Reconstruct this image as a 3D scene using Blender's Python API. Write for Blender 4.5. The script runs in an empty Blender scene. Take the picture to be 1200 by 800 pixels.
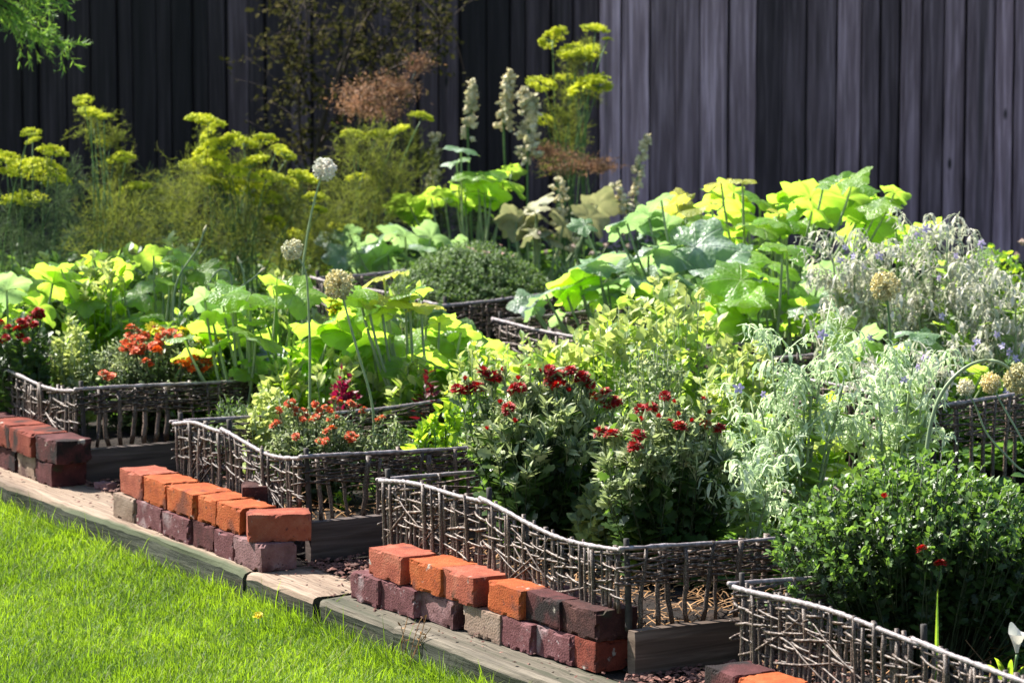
import bpy, math, random
import numpy as np
from mathutils import Vector, Matrix, noise

C = bpy.context.scene.collection
RNG = np.random.default_rng(7)
random.seed(7)
R = math.radians
NUP = np.array([0., 0., 1.])

# ------------------------------------------------------------------ camera maths (real distances, metres)
F_PX, CAM_H, PITCH = 4305.0, 1.62, math.atan(571 / 4305)
CP, SP = math.cos(PITCH), math.sin(PITCH)

def ray(px, py):
    dx, dz = (px - 600) / F_PX, -(py - 400) / F_PX
    return np.array([dx, CP + dz * SP, -SP + dz * CP])

def at(px, py, z=0.0):
    d = ray(px, py); t = (z - CAM_H) / d[2]
    return np.array([d[0] * t, d[1] * t, z])

def W(px, py, yd):
    d = ray(px, py); t = yd / d[1]
    return np.array([d[0] * t, yd, CAM_H + d[2] * t])

def proj(p):
    z = p[2] - CAM_H
    d = p[1] * CP - z * SP
    return 600 + F_PX * p[0] / d, 400 - F_PX * (p[1] * SP + z * CP) / d, F_PX / d

ANG = R(30.7)
E_ = np.array([math.sin(ANG), -math.cos(ANG), 0.])     # along the lawn edge, towards the camera
G_ = np.array([math.cos(ANG), math.sin(ANG), 0.])      # into the garden
C3 = at(735, 790)

def UV(u, v, z=0.0):
    p = C3 + E_ * u + G_ * v
    return np.array([p[0], p[1], z])

def u_of(px, v, z):
    lo, hi = -6.0, 2.0
    for _ in range(40):
        m = (lo + hi) / 2
        if proj(UV(m, v, z))[0] < px: lo = m
        else: hi = m
    return lo

# ------------------------------------------------------------------ tags
def tag(o, label=None, cat=None, group=None, kind=None):
    if label: o['label'] = label
    if cat: o['category'] = cat
    if group: o['group'] = group
    if kind: o['kind'] = kind
    return o

def thing(name, label, cat, loc=(0, 0, 0), rz=0, group=None):
    o = bpy.data.objects.new(name, None); C.objects.link(o)
    o.location = [float(a) for a in loc]; o.rotation_euler = (0, 0, rz); o.empty_display_size = .05
    return tag(o, label, cat, group)

def link(name, me, parent=None, loc=None, rot=None, sc=None):
    o = bpy.data.objects.new(name, me); C.objects.link(o)
    if parent is not None: o.parent = parent
    if loc is not None: o.location = [float(a) for a in loc]
    if rot is not None: o.rotation_euler = rot
    if sc is not None: o.scale = (sc, sc, sc) if np.isscalar(sc) else sc
    return o

# ------------------------------------------------------------------ mesh accumulator
class MB:
    def __init__(s): s.v = []; s.l = []; s.t = []; s.m = []; s.u = []; s.n = 0
    def add(s, V, loops, tot, mat=0, uv=None):
        V = np.asarray(V, float).reshape(-1, 3)
        loops = np.asarray(loops, np.int64).ravel(); tot = np.asarray(tot, np.int64).ravel()
        s.v.append(V); s.l.append(loops + s.n); s.t.append(tot)
        s.m.append(np.full(len(tot), mat)); s.u.append(np.zeros((len(loops), 2)) if uv is None else uv)
        s.n += len(V)
    def mesh(s, name, mats, smooth=False, off=None):
        V = np.concatenate(s.v)
        if off is not None: V = V - np.asarray(off)[None]
        L = np.concatenate(s.l); T = np.concatenate(s.t); Mi = np.concatenate(s.m); U = np.concatenate(s.u)
        me = bpy.data.meshes.new(name)
        me.vertices.add(len(V)); me.vertices.foreach_set('co', V.astype(np.float32).ravel())
        me.loops.add(len(L)); me.loops.foreach_set('vertex_index', L.astype(np.int32))
        me.polygons.add(len(T))
        st = np.concatenate([[0], np.cumsum(T)[:-1]]).astype(np.int32)
        me.polygons.foreach_set('loop_start', st)
        for m in mats: me.materials.append(m)
        me.polygons.foreach_set('material_index', Mi.astype(np.int32))
        me.polygons.foreach_set('use_smooth', np.full(len(T), bool(smooth)))
        uvl = me.uv_layers.new(name='UVMap'); uvl.data.foreach_set('uv', U.astype(np.float32).ravel())
        me.update(calc_edges=True)
        return me
    def build(s, name, mats, parent=None, smooth=False, off=None):
        if not s.v: return None
        return link(name, s.mesh(name, mats, smooth, off), parent)

def norm(a):
    a = np.asarray(a, float)
    return a / (np.linalg.norm(a, axis=-1, keepdims=True) + 1e-12)

def frames(d, up):
    y = norm(d); z = up - (up * y).sum(-1, keepdims=True) * y
    bad = np.linalg.norm(z, axis=-1) < 1e-4
    if bad.any(): z[bad] = np.array([.3, .8, .1])
    z = norm(z); x = np.cross(y, z)
    return np.stack([x, y, z], -1)

def stamp(mb, T, pos, rot, sc, mat=0):
    tv, faces, uv = T
    pos = np.asarray(pos, float); N = len(pos)
    if N == 0: return
    sc = np.asarray(sc, float)
    if sc.ndim == 1: sc = np.repeat(sc[:, None], 3, 1)
    V = np.einsum('nij,nkj->nki', rot, tv[None] * sc[:, None, :]) + pos[:, None, :]
    loops = np.concatenate([np.array(f) for f in faces]); tot = np.array([len(f) for f in faces])
    k = len(tv)
    L = (loops[None] + (np.arange(N) * k)[:, None]).ravel()
    mb.add(V.reshape(-1, 3), L, np.tile(tot, N), mat, np.tile(uv[loops], (N, 1)))

def tmpl(v, f, uv=None):
    v = np.array(v, float)
    return (v, f, v[:, :2].copy() if uv is None else np.array(uv, float))

def tubes(mb, P, Rr, sides=5, mat=0):
    """P (N,k,3), Rr (N,k)"""
    P = np.asarray(P, float); Rr = np.asarray(Rr, float)
    if P.ndim == 2: P = P[None]; Rr = Rr.reshape(1, -1)
    N, k, _ = P.shape
    t = norm(np.gradient(P, axis=1))
    ref = np.where(np.abs(t[:, :1, 2:3]) > .8, np.array([1., .2, 0])[None, None], NUP[None, None])
    ref = np.repeat(ref, k, 1)
    a = norm(np.cross(t, ref)); b = np.cross(t, a)
    th = np.arange(sides) * 2 * np.pi / sides
    V = P[:, :, None] + Rr[:, :, None, None] * (a[:, :, None] * np.cos(th)[None, None, :, None] + b[:, :, None] * np.sin(th)[None, None, :, None])
    V = V.reshape(N, k * sides, 3)
    q = []
    for i in range(k - 1):
        for j in range(sides):
            j2 = (j + 1) % sides
            q.append((i * sides + j, (i + 1) * sides + j, (i + 1) * sides + j2, i * sides + j2))
    q = np.array(q); caps = np.array([list(range(sides)), [(k - 1) * sides + j for j in range(sides)][::-1]])
    offs = (np.arange(N) * k * sides)[:, None]
    L1 = (q.ravel()[None] + offs); L2 = (caps.ravel()[None] + offs)
    mb.add(V.reshape(-1, 3), np.concatenate([L1, L2], 1).ravel(), np.tile(np.array([4] * len(q) + [sides] * 2), N), mat)

def ribbons(mb, P, Wd, side, mat=0):
    """flat curved strips: P (N,k,3), Wd (N,k) half widths, side (N,3)"""
    N, k, _ = P.shape
    S = side[:, None, :] * Wd[:, :, None]
    V = np.stack([P - S, P + S], 2).reshape(N, k * 2, 3)
    q = np.array([(2 * i, 2 * i + 1, 2 * i + 3, 2 * i + 2) for i in range(k - 1)])
    L = (q.ravel()[None] + (np.arange(N) * k * 2)[:, None]).ravel()
    t = np.linspace(0, 1, k)
    uvt = np.array([(a, b) for a in t for b in (0, 1)])[q.ravel()]
    mb.add(V.reshape(-1, 3), L, np.full(N * (k - 1), 4), mat, np.tile(uvt, (N, 1)))

def bez(a, b, c, k):
    t = np.linspace(0, 1, k)[None, :, None]
    return (1 - t) ** 2 * a[:, None] + 2 * t * (1 - t) * b[:, None] + t * t * c[:, None]

def smooth_path(pts, n):
    pts = np.asarray(pts, float)
    out = []
    P = np.vstack([2 * pts[0] - pts[1], pts, 2 * pts[-1] - pts[-2]])
    m = len(pts) - 1
    for s in np.linspace(0, m, n):
        i = min(int(s), m - 1); t = s - i
        p0, p1, p2, p3 = P[i], P[i + 1], P[i + 2], P[i + 3]
        out.append(.5 * ((2 * p1) + (-p0 + p2) * t + (2 * p0 - 5 * p1 + 4 * p2 - p3) * t * t + (-p0 + 3 * p1 - 3 * p2 + p3) * t ** 3))
    return np.array(out)

# ------------------------------------------------------------------ materials
def mat_new(name):
    m = bpy.data.materials.new(name); m.use_nodes = True
    nt = m.node_tree; nt.nodes.clear()
    out = nt.nodes.new('ShaderNodeOutputMaterial')
    return m, nt, out

def nd(nt, t, **kw):
    n = nt.nodes.new(t)
    for k, v in kw.items():
        if k.startswith('i_'): n.inputs[k[2:].replace('_', ' ')].default_value = v
        else: setattr(n, k, v)
    return n

def ramp(nt, fac, stops):
    r = nt.nodes.new('ShaderNodeValToRGB'); e = r.color_ramp.elements
    while len(e) < len(stops): e.new(.5)
    for i, (p, c) in enumerate(stops):
        e[i].position = p; e[i].color = (*c, 1) if len(c) == 3 else c
    nt.links.new(fac, r.inputs[0]); return r.outputs[0]

def mixc(nt, fac, a, b, mode='MIX'):
    n = nt.nodes.new('ShaderNodeMix'); n.data_type = 'RGBA'; n.blend_type = mode
    for s, v in ((n.inputs[0], fac), (n.inputs[6], a), (n.inputs[7], b)):
        if isinstance(v, (int, float)): s.default_value = v
        elif isinstance(v, tuple): s.default_value = (*v, 1)
        else: nt.links.new(v, s)
    return n.outputs[2]

def leafmat(name, cols, trans, tfac=.45, rough=.45, veins=None, spec=.5, nscale=18, silver_glare=None):
    m, nt, out = mat_new(name)
    g = nd(nt, 'ShaderNodeNewGeometry'); rnd = g.outputs['Random Per Island']
    n = len(cols)
    col = ramp(nt, rnd, [(i / max(1, n - 1), c) for i, c in enumerate(cols)])
    tc = nd(nt, 'ShaderNodeTexCoord')
    nz = nd(nt, 'ShaderNodeTexNoise', i_Scale=float(nscale), i_Detail=3.0); nt.links.new(tc.outputs['Object'], nz.inputs['Vector'])
    v = ramp(nt, nz.outputs[0], [(.3, (.62, .68, .6)), (.7, (1.35, 1.25, 1.15))])
    col = mixc(nt, 1.0, col, v, 'MULTIPLY')
    tcol = mixc(nt, 1.0, trans, v, 'MULTIPLY')
    bump = None
    if silver_glare:  # pale patches: silver leaf mottling, with white glare painted in as colour
        sn = nd(nt, 'ShaderNodeTexNoise', i_Scale=float(silver_glare[0]), i_Detail=5.0); nt.links.new(tc.outputs['Object'], sn.inputs['Vector'])
        sf = ramp(nt, sn.outputs[0], [(silver_glare[1], (0, 0, 0)), (silver_glare[1] + .12, (1, 1, 1))]); col = mixc(nt, sf, col, silver_glare[2])
    if veins:
        uv = nd(nt, 'ShaderNodeUVMap'); sp = nd(nt, 'ShaderNodeSeparateXYZ'); nt.links.new(uv.outputs[0], sp.inputs[0])
        at2 = nd(nt, 'ShaderNodeMath', operation='ARCTAN2'); nt.links.new(sp.outputs[0], at2.inputs[0]); nt.links.new(sp.outputs[1], at2.inputs[1])
        mu = nd(nt, 'ShaderNodeMath', operation='MULTIPLY'); mu.inputs[1].default_value = 3.5; nt.links.new(at2.outputs[0], mu.inputs[0])
        si = nd(nt, 'ShaderNodeMath', operation='SINE'); nt.links.new(mu.outputs[0], si.inputs[0])
        ab = nd(nt, 'ShaderNodeMath', operation='ABSOLUTE'); nt.links.new(si.outputs[0], ab.inputs[0])
        ln = nd(nt, 'ShaderNodeVectorMath', operation='LENGTH'); nt.links.new(uv.outputs[0], ln.inputs[0])
        m2 = nd(nt, 'ShaderNodeMath', operation='MULTIPLY'); nt.links.new(ab.outputs[0], m2.inputs[0]); nt.links.new(ln.outputs['Value'], m2.inputs[1])
        vz = ramp(nt, m2.outputs[0], [(.0, (1, 1, 1)), (.035, (.8, .8, .8)), (.09, (0, 0, 0))])
        bw = nd(nt, 'ShaderNodeRGBToBW'); nt.links.new(vz, bw.inputs[0])
        f = nd(nt, 'ShaderNodeMath', operation='MULTIPLY'); f.inputs[1].default_value = .7; nt.links.new(bw.outputs[0], f.inputs[0])
        col = mixc(nt, f.outputs[0], col, veins); 
        dk = mixc(nt, f.outputs[0], (1, 1, 1), (.45, .5, .3)); tcol = mixc(nt, 1.0, tcol, dk, 'MULTIPLY')
        # fine crinkle between the veins
        nz2 = nd(nt, 'ShaderNodeTexVoronoi', i_Scale=9.0); nt.links.new(uv.outputs[0], nz2.inputs['Vector'])
        ad = nd(nt, 'ShaderNodeMath', operation='SUBTRACT'); nt.links.new(nz2.outputs['Distance'], ad.inputs[0]); nt.links.new(f.outputs[0], ad.inputs[1])
        bump = nd(nt, 'ShaderNodeBump', i_Strength=.5, i_Distance=.006); nt.links.new(ad.outputs[0], bump.inputs['Height'])
    p = nd(nt, 'ShaderNodeBsdfPrincipled'); p.inputs['Roughness'].default_value = rough; p.inputs['Specular IOR Level'].default_value = spec
    nt.links.new(col, p.inputs['Base Color'])
    tr = nd(nt, 'ShaderNodeBsdfTranslucent'); nt.links.new(tcol, tr.inputs[0])
    if bump: nt.links.new(bump.outputs[0], p.inputs['Normal'])
    mx = nd(nt, 'ShaderNodeMixShader'); mx.inputs[0].default_value = tfac
    nt.links.new(p.outputs[0], mx.inputs[1]); nt.links.new(tr.outputs[0], mx.inputs[2]); nt.links.new(mx.outputs[0], out.inputs[0])
    return m

def surfmat(name, stops, scale=(6, 6, 6), detail=6, rough=.8, bump=.3, bdist=.01, coord='Object', spec=.3, extra=None, dist=0.0, perobj=0.0, bscale=None, island=0.0):
    """noise-driven colour with bump; extra=(scale, threshold, width, colour) adds stains"""
    m, nt, out = mat_new(name)
    tc = nd(nt, 'ShaderNodeTexCoord'); mp = nd(nt, 'ShaderNodeMapping'); mp.inputs['Scale'].default_value = scale
    nt.links.new(tc.outputs[coord], mp.inputs[0])
    oi = nd(nt, 'ShaderNodeObjectInfo')
    cmb = nd(nt, 'ShaderNodeVectorMath', operation='MULTIPLY_ADD'); 
    nt.links.new(oi.outputs['Random'], cmb.inputs[0]); cmb.inputs[1].default_value = (37, 17, 23); nt.links.new(mp.outputs[0], cmb.inputs[2])
    nz = nd(nt, 'ShaderNodeTexNoise', i_Scale=1.0, i_Detail=float(detail), i_Distortion=float(dist)); nz.inputs['Roughness'].default_value = .62
    nt.links.new(cmb.outputs[0], nz.inputs['Vector'])
    col = ramp(nt, nz.outputs[0], stops)
    if extra:
        for (sc, th, wd, c) in extra:
            e = nd(nt, 'ShaderNodeTexNoise', i_Scale=float(sc), i_Detail=5.0); nt.links.new(cmb.outputs[0], e.inputs['Vector'])
            fz = ramp(nt, e.outputs[0], [(th, (0, 0, 0)), (min(1, th + wd), (1, 1, 1))])
            col = mixc(nt, fz, col, c)
    if perobj:
        v = ramp(nt, oi.outputs['Random'], [(0, (1 - perobj,) * 3), (1, (1 + perobj,) * 3)]); col = mixc(nt, 1.0, col, v, 'MULTIPLY')
    if island:
        g = nd(nt, 'ShaderNodeNewGeometry')
        v = ramp(nt, g.outputs['Random Per Island'], [(0, (1 - island,) * 3), (1, (1 + island,) * 3)]); col = mixc(nt, 1.0, col, v, 'MULTIPLY')
    p = nd(nt, 'ShaderNodeBsdfPrincipled'); p.inputs['Roughness'].default_value = rough; p.inputs['Specular IOR Level'].default_value = spec
    nt.links.new(col, p.inputs['Base Color'])
    if bump:
        h = nz.outputs[0]
        if bscale:
            b2 = nd(nt, 'ShaderNodeTexNoise', i_Scale=float(bscale), i_Detail=6.0); nt.links.new(cmb.outputs[0], b2.inputs['Vector']); h = b2.outputs[0]
        b = nd(nt, 'ShaderNodeBump', i_Strength=float(bump), i_Distance=float(bdist)); nt.links.new(h, b.inputs['Height']); nt.links.new(b.outputs[0], p.inputs['Normal'])
    nt.links.new(p.outputs[0], out.inputs[0])
    return m

MT = {}
MT['squash'] = leafmat('squash leaf', [(.08, .17, .035), (.13, .25, .045), (.2, .33, .06)], (.6, .92, .1), .56, .38, veins=(.36, .46, .22), nscale=9, silver_glare=(14, .56, (.26, .36, .2)))
MT['squash_blue'] = leafmat('squash leaf grey green', [(.08, .17, .1), (.14, .24, .15), (.18, .3, .14)], (.42, .66, .24), .44, .38, veins=(.38, .46, .36), nscale=9, silver_glare=(12, .5, (.42, .5, .42)))  # base and patches lightened so the colour carries the leaves' white glare
MT['squash_yellow'] = leafmat('squash leaf yellowing', [(.2, .3, .05), (.32, .36, .06), (.4, .36, .06)], (.66, .68, .1), .5, .42, veins=(.45, .45, .15), nscale=9)
MT['bean'] = leafmat('bean leaf', [(.07, .16, .03), (.12, .23, .04), (.18, .3, .08)], (.5, .74, .1), .5, .4)
MT['basil'] = leafmat('bright leaf', [(.1, .22, .02), (.15, .3, .02)], (.55, .8, .05), .5, .4)
MT['lime'] = leafmat('lime leaf', [(.28, .36, .1), (.4, .48, .16), (.5, .56, .26)], (.6, .7, .2), .4, .5)
MT['mum'] = leafmat('mum leaf', [(.02, .045, .014), (.035, .075, .022), (.06, .11, .03)], (.16, .3, .04), .38, .42)
MT['mum_tip'] = leafmat('mum young leaf and bud', [(.1, .15, .06), (.26, .32, .16), (.58, .62, .42)], (.4, .5, .2), .38, .5)
MT['mari'] = leafmat('marigold leaf', [(.03, .06, .02), (.06, .1, .03), (.12, .16, .06)], (.15, .25, .05), .35, .45)
MT['dark'] = leafmat('dark herb leaf', [(.013, .034, .009), (.026, .056, .013), (.05, .088, .022)], (.12, .24, .03), .3, .42)
MT['dark_tip'] = leafmat('dark herb shoot tip', [(.07, .14, .03), (.15, .27, .06)], (.26, .46, .06), .35, .45)
MT['borage'] = leafmat('borage leaf', [(.12, .19, .08), (.2, .28, .13), (.28, .4, .1)], (.45, .68, .12), .45, .6)
MT['fuzz'] = leafmat('hairy borage bud', [(.34, .46, .28), (.54, .64, .46), (.8, .84, .74)], (.6, .78, .45), .42, .7)
MT['fuzz_grey'] = leafmat('hairy greyish bud', [(.42, .48, .34), (.6, .6, .52), (.8, .75, .76)], (.45, .48, .36), .4, .7)
MT['cabbage'] = leafmat('cabbage leaf', [(.09, .15, .14), (.14, .2, .19)], (.15, .25, .15), .2, .4)
MT['dill'] = leafmat('feathery dill leaf', [(.035, .05, .018), (.07, .085, .025), (.12, .11, .035)], (.26, .32, .05), .4, .7, spec=.15)
MT['dill_blue'] = leafmat('feathery fennel leaf', [(.03, .055, .035), (.06, .09, .05)], (.1, .16, .06), .35, .7, spec=.15)
MT['yellow'] = leafmat('yellow umbel floret', [(.5, .56, .02), (.66, .7, .02), (.78, .76, .03)], (.7, .8, .03), .35, .6)
MT['bronze'] = leafmat('bronze seed head', [(.24, .13, .08), (.36, .2, .13), (.44, .27, .17)], (.4, .22, .13), .4, .7)
MT['cream'] = leafmat('cream seed pod', [(.5, .44, .28), (.66, .6, .4), (.76, .72, .52)], (.65, .6, .35), .3, .6)
MT['allium'] = leafmat('allium floret', [(.7, .68, .5), (.8, .78, .62), (.85, .84, .74)], (.5, .5, .3), .3, .6)
MT['allium_y'] = leafmat('yellowed allium floret', [(.62, .56, .3), (.76, .7, .42), (.82, .78, .55)], (.5, .45, .2), .3, .6)
MT['stem'] = leafmat('green stem', [(.08, .16, .05), (.1, .2, .06)], (.15, .25, .05), .15, .5)
MT['stem_pale'] = leafmat('pale stem', [(.22, .3, .16), (.28, .36, .2)], (.25, .3, .12), .15, .5)
MT['stem_dark'] = leafmat('dark stem', [(.03, .05, .02), (.05, .07, .03)], (.05, .08, .02), .1, .5)
MT['red'] = leafmat('dark red petal', [(.22, .003, .005), (.36, .006, .006), (.5, .016, .01)], (.55, .012, .008), .25, .6)
MT['orange'] = leafmat('orange red petal', [(.5, .05, .01), (.62, .1, .015), (.7, .16, .03)], (.75, .14, .02), .3, .6)
MT['rust'] = leafmat('rust petal', [(.34, .05, .01), (.5, .1, .02)], (.5, .1, .01), .3, .6)
MT['magenta'] = leafmat('maroon amaranth', [(.1, .006, .025), (.2, .008, .05)], (.32, .008, .06), .35, .5)
MT['maroon_leaf'] = leafmat('dark maroon leaf', [(.05, .004, .012), (.12, .008, .02)], (.2, .01, .02), .3, .5)
MT['purple'] = leafmat('purple petal', [(.12, .02, .4), (.18, .03, .5)], (.25, .03, .6), .3, .5)
MT['lilac'] = leafmat('lilac petal', [(.4, .36, .7), (.55, .48, .78)], (.5, .4, .7), .3, .5)
MT['white'] = leafmat('white petal', [(.75, .75, .72), (.8, .8, .78)], (.6, .6, .55), .3, .4)
MT['pink'] = leafmat('pink floret', [(.6, .3, .3), (.7, .4, .38)], (.5, .3, .25), .3, .6)
MT['yel_fl'] = leafmat('yellow petal', [(.75, .6, .02), (.8, .68, .04)], (.7, .6, .02), .3, .5)
MT['thyme'] = leafmat('thyme leaf', [(.05, .1, .03), (.09, .16, .05), (.17, .25, .09)], (.22, .38, .06), .25, .6)
MT['conifer'] = leafmat('conifer needle', [(.06, .16, .04), (.12, .26, .05), (.2, .36, .06)], (.35, .6, .08), .45, .5)
MT['shrub'] = leafmat('shrub leaf', [(.025, .03, .012), (.05, .05, .02), (.1, .085, .035)], (.06, .06, .02), .3, .9, spec=.05)
MT['brown_leaf'] = leafmat('withered leaf', [(.24, .24, .14), (.36, .36, .24)], (.4, .42, .2), .3, .6)
MT['lawn'] = leafmat('grass blade', [(.03, .09, .008), (.06, .14, .012), (.1, .19, .016), (.16, .23, .04), (.3, .3, .1)], (.32, .52, .02), .46, .55, spec=.25, nscale=2.2)
MT['cover'] = leafmat('low herb leaf', [(.03, .08, .02), (.06, .14, .03), (.1, .2, .03)], (.2, .38, .04), .4, .45)

MT['wattle'] = surfmat('wattle bark', [(.3, (.014, .008, .006)), (.5, (.055, .034, .025)), (.76, (.42, .325, .26))], (110, 110, 110), 6, .5, .6, .0015, perobj=.35, spec=.45)
MT['wattle_dark'] = surfmat('dark post bark', [(.3, (.008, .007, .006)), (.7, (.05, .04, .035))], (30, 30, 30), 6, .7, .5, .003)
MT['rail'] = surfmat('weathered pale rail', [(.28, (.09, .07, .07)), (.5, (.22, .185, .185)), (.72, (.42, .37, .38))], (80, 80, 80), 6, .5, .6, .003, spec=.5)
MT['board'] = surfmat('dark weathered board', [(.25, (.018, .013, .012)), (.5, (.06, .045, .04)), (.8, (.15, .115, .105))], (14, 3, 55), 8, .6, .45, .003, dist=.8)
MT['board2'] = surfmat('brown weathered board', [(.25, (.035, .022, .016)), (.5, (.1, .07, .052)), (.8, (.22, .165, .13))], (14, 3, 55), 8, .6, .45, .003, dist=.8)
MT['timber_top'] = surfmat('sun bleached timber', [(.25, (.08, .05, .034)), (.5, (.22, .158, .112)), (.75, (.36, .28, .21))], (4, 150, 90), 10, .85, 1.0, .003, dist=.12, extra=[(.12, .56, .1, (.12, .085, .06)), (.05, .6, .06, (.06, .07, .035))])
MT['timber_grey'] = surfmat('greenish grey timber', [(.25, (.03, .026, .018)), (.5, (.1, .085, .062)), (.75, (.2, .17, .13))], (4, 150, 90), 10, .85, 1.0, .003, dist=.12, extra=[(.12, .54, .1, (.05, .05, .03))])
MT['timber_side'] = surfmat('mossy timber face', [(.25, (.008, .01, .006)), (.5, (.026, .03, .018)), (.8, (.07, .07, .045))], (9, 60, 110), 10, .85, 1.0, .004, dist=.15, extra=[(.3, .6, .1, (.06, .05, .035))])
MT['soil'] = surfmat('garden soil', [(.3, (.006, .004, .003)), (.55, (.016, .01, .007)), (.8, (.045, .026, .018))], (22, 22, 22), 10, .95, 1.0, .02)
MT['mulch'] = surfmat('bark chip', [(.25, (.035, .015, .011)), (.5, (.12, .05, .038)), (.8, (.3, .17, .13))], (60, 60, 60), 4, .8, .3, .002, island=.55)
MT['straw'] = surfmat('straw', [(.2, (.13, .06, .02)), (.8, (.36, .2, .08))], (20, 20, 20), 3, .7, 0, island=.4)
MT['ground'] = surfmat('lawn earth', [(.3, (.02, .035, .008)), (.7, (.05, .09, .015))], (5, 5, 5), 8, .95, .8, .02)
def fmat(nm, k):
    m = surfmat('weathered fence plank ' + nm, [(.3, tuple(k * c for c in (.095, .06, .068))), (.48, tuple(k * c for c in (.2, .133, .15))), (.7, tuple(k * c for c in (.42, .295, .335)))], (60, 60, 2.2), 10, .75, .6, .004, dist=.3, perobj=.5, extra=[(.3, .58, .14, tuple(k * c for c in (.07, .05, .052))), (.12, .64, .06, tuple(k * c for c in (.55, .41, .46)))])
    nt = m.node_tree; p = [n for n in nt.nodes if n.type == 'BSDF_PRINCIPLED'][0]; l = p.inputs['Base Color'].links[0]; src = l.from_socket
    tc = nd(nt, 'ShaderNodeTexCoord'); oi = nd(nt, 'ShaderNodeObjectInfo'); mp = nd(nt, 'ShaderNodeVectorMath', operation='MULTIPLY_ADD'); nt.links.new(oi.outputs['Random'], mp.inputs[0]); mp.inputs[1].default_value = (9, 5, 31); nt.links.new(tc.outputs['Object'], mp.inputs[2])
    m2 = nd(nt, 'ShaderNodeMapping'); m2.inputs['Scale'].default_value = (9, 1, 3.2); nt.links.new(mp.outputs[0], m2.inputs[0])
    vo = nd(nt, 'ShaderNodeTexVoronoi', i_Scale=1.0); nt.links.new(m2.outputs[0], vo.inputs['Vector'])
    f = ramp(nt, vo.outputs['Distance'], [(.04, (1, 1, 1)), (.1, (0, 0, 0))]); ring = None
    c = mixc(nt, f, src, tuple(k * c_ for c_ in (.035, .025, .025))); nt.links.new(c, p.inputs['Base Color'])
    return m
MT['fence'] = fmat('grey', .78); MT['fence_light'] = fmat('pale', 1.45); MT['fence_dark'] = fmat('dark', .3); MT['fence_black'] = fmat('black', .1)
MT['bark'] = surfmat('tree bark', [(.3, (.02, .015, .012)), (.7, (.08, .06, .05))], (12, 12, 4), 8, .9, .8, .01)

def brickmat(name, a, b, c, stain=(.08, .05, .05), th=.62):
    a, b, c, stain = [tuple(x * k_ for x, k_ in zip(q, (.5, .43, .43))) for q in (a, b, c, stain)]
    return surfmat('brick ' + name, [(.25, a), (.5, b), (.78, c)], (26, 26, 26), 10, .85, .9, .0022, extra=[(.42, th - .06, .1, stain), (2.6, .64, .06, stain), (.8, .68, .04, (.3, .26, .22)), (.3, .7, .05, (.03, .03, .015))], bscale=9.0, spec=.25)
BM = dict(
    orange=brickmat('orange', (.38, .08, .02), (.6, .145, .03), (.72, .25, .08), (.26, .08, .04), .64),
    salmon=brickmat('salmon', (.34, .08, .045), (.52, .15, .08), (.66, .28, .17), (.25, .08, .06), .64),
    red=brickmat('red', (.16, .03, .018), (.3, .065, .035), (.48, .15, .09), (.05, .025, .02), .6),
    plum=brickmat('plum', (.11, .038, .04), (.2, .075, .08), (.36, .19, .2), (.5, .42, .42), .66),
    maroon=brickmat('maroon', (.06, .018, .018), (.12, .032, .032), (.24, .09, .09), (.02, .012, .012), .58),
    dusty=brickmat('dusty', (.2, .11, .11), (.34, .2, .2), (.52, .4, .4), (.12, .05, .05), .6),
    cream=brickmat('cream', (.26, .19, .13), (.4, .32, .23), (.55, .47, .37), (.16, .1, .08), .6),
    black=brickmat('black', (.03, .014, .013), (.08, .028, .024), (.18, .08, .065), (.2, .1, .08), .68))

# ------------------------------------------------------------------ sky and sun
world = bpy.data.worlds.new('World'); bpy.context.scene.world = world; world.use_nodes = True
wn = world.node_tree; wn.nodes.clear()
SUN = norm(np.array([-.72, .46, 1.0]))
el = math.asin(SUN[2]); az = math.atan2(SUN[0], SUN[1])
sky = wn.nodes.new('ShaderNodeTexSky'); sky.sky_type = 'NISHITA'; sky.sun_disc = False
sky.sun_elevation = el; sky.sun_rotation = az
bg = wn.nodes.new('ShaderNodeBackground'); bg.inputs[1].default_value = .08
wo = wn.nodes.new('ShaderNodeOutputWorld'); wn.links.new(sky.outputs[0], bg.inputs[0]); wn.links.new(bg.outputs[0], wo.inputs[0])
sl = bpy.data.lights.new('sun', 'SUN'); sl.energy = 5.0; sl.angle = R(.53); sl.color = (1, .95, .87)
so = bpy.data.objects.new('sun', sl); C.objects.link(so)
so.rotation_euler = Vector(SUN.tolist()).to_track_quat('Z', 'Y').to_euler()

cam = bpy.data.cameras.new('camera'); co = bpy.data.objects.new('camera', cam); C.objects.link(co)
co.location = (0, 0, CAM_H); co.rotation_euler = (math.pi / 2 - PITCH, 0, 0)
cam.sensor_width = 36; cam.lens = F_PX / 1200 * 36; cam.clip_end = 500; cam.clip_start = .1
cam.dof.use_dof = True; cam.dof.focus_distance = 7.6; cam.dof.aperture_fstop = 10.0
bpy.context.scene.camera = co
sc_ = bpy.context.scene
sc_.view_settings.view_transform = 'Standard'; sc_.view_settings.look = 'None'; sc_.view_settings.exposure = 1.58; sc_.view_settings.gamma = 1
sc_.cycles.max_bounces = 7; sc_.cycles.transparent_max_bounces = 4; sc_.cycles.use_denoising = True
sc_.cycles.transmission_bounces = 4; sc_.cycles.diffuse_bounces = 4

# ------------------------------------------------------------------ ground
ZL = -.092
def sheet(name, pts, z, mat, n=1):
    mb = MB(); P = [(float(p[0]), float(p[1]), z) for p in pts]
    mb.add(P, list(range(len(P))), [len(P)])
    o = mb.build(name, [mat]); tag(o, kind='structure'); return o
sheet('ground', [(-250, -250), (250, -250), (250, 250), (-250, 250)], ZL - .004, MT['ground'])
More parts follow.
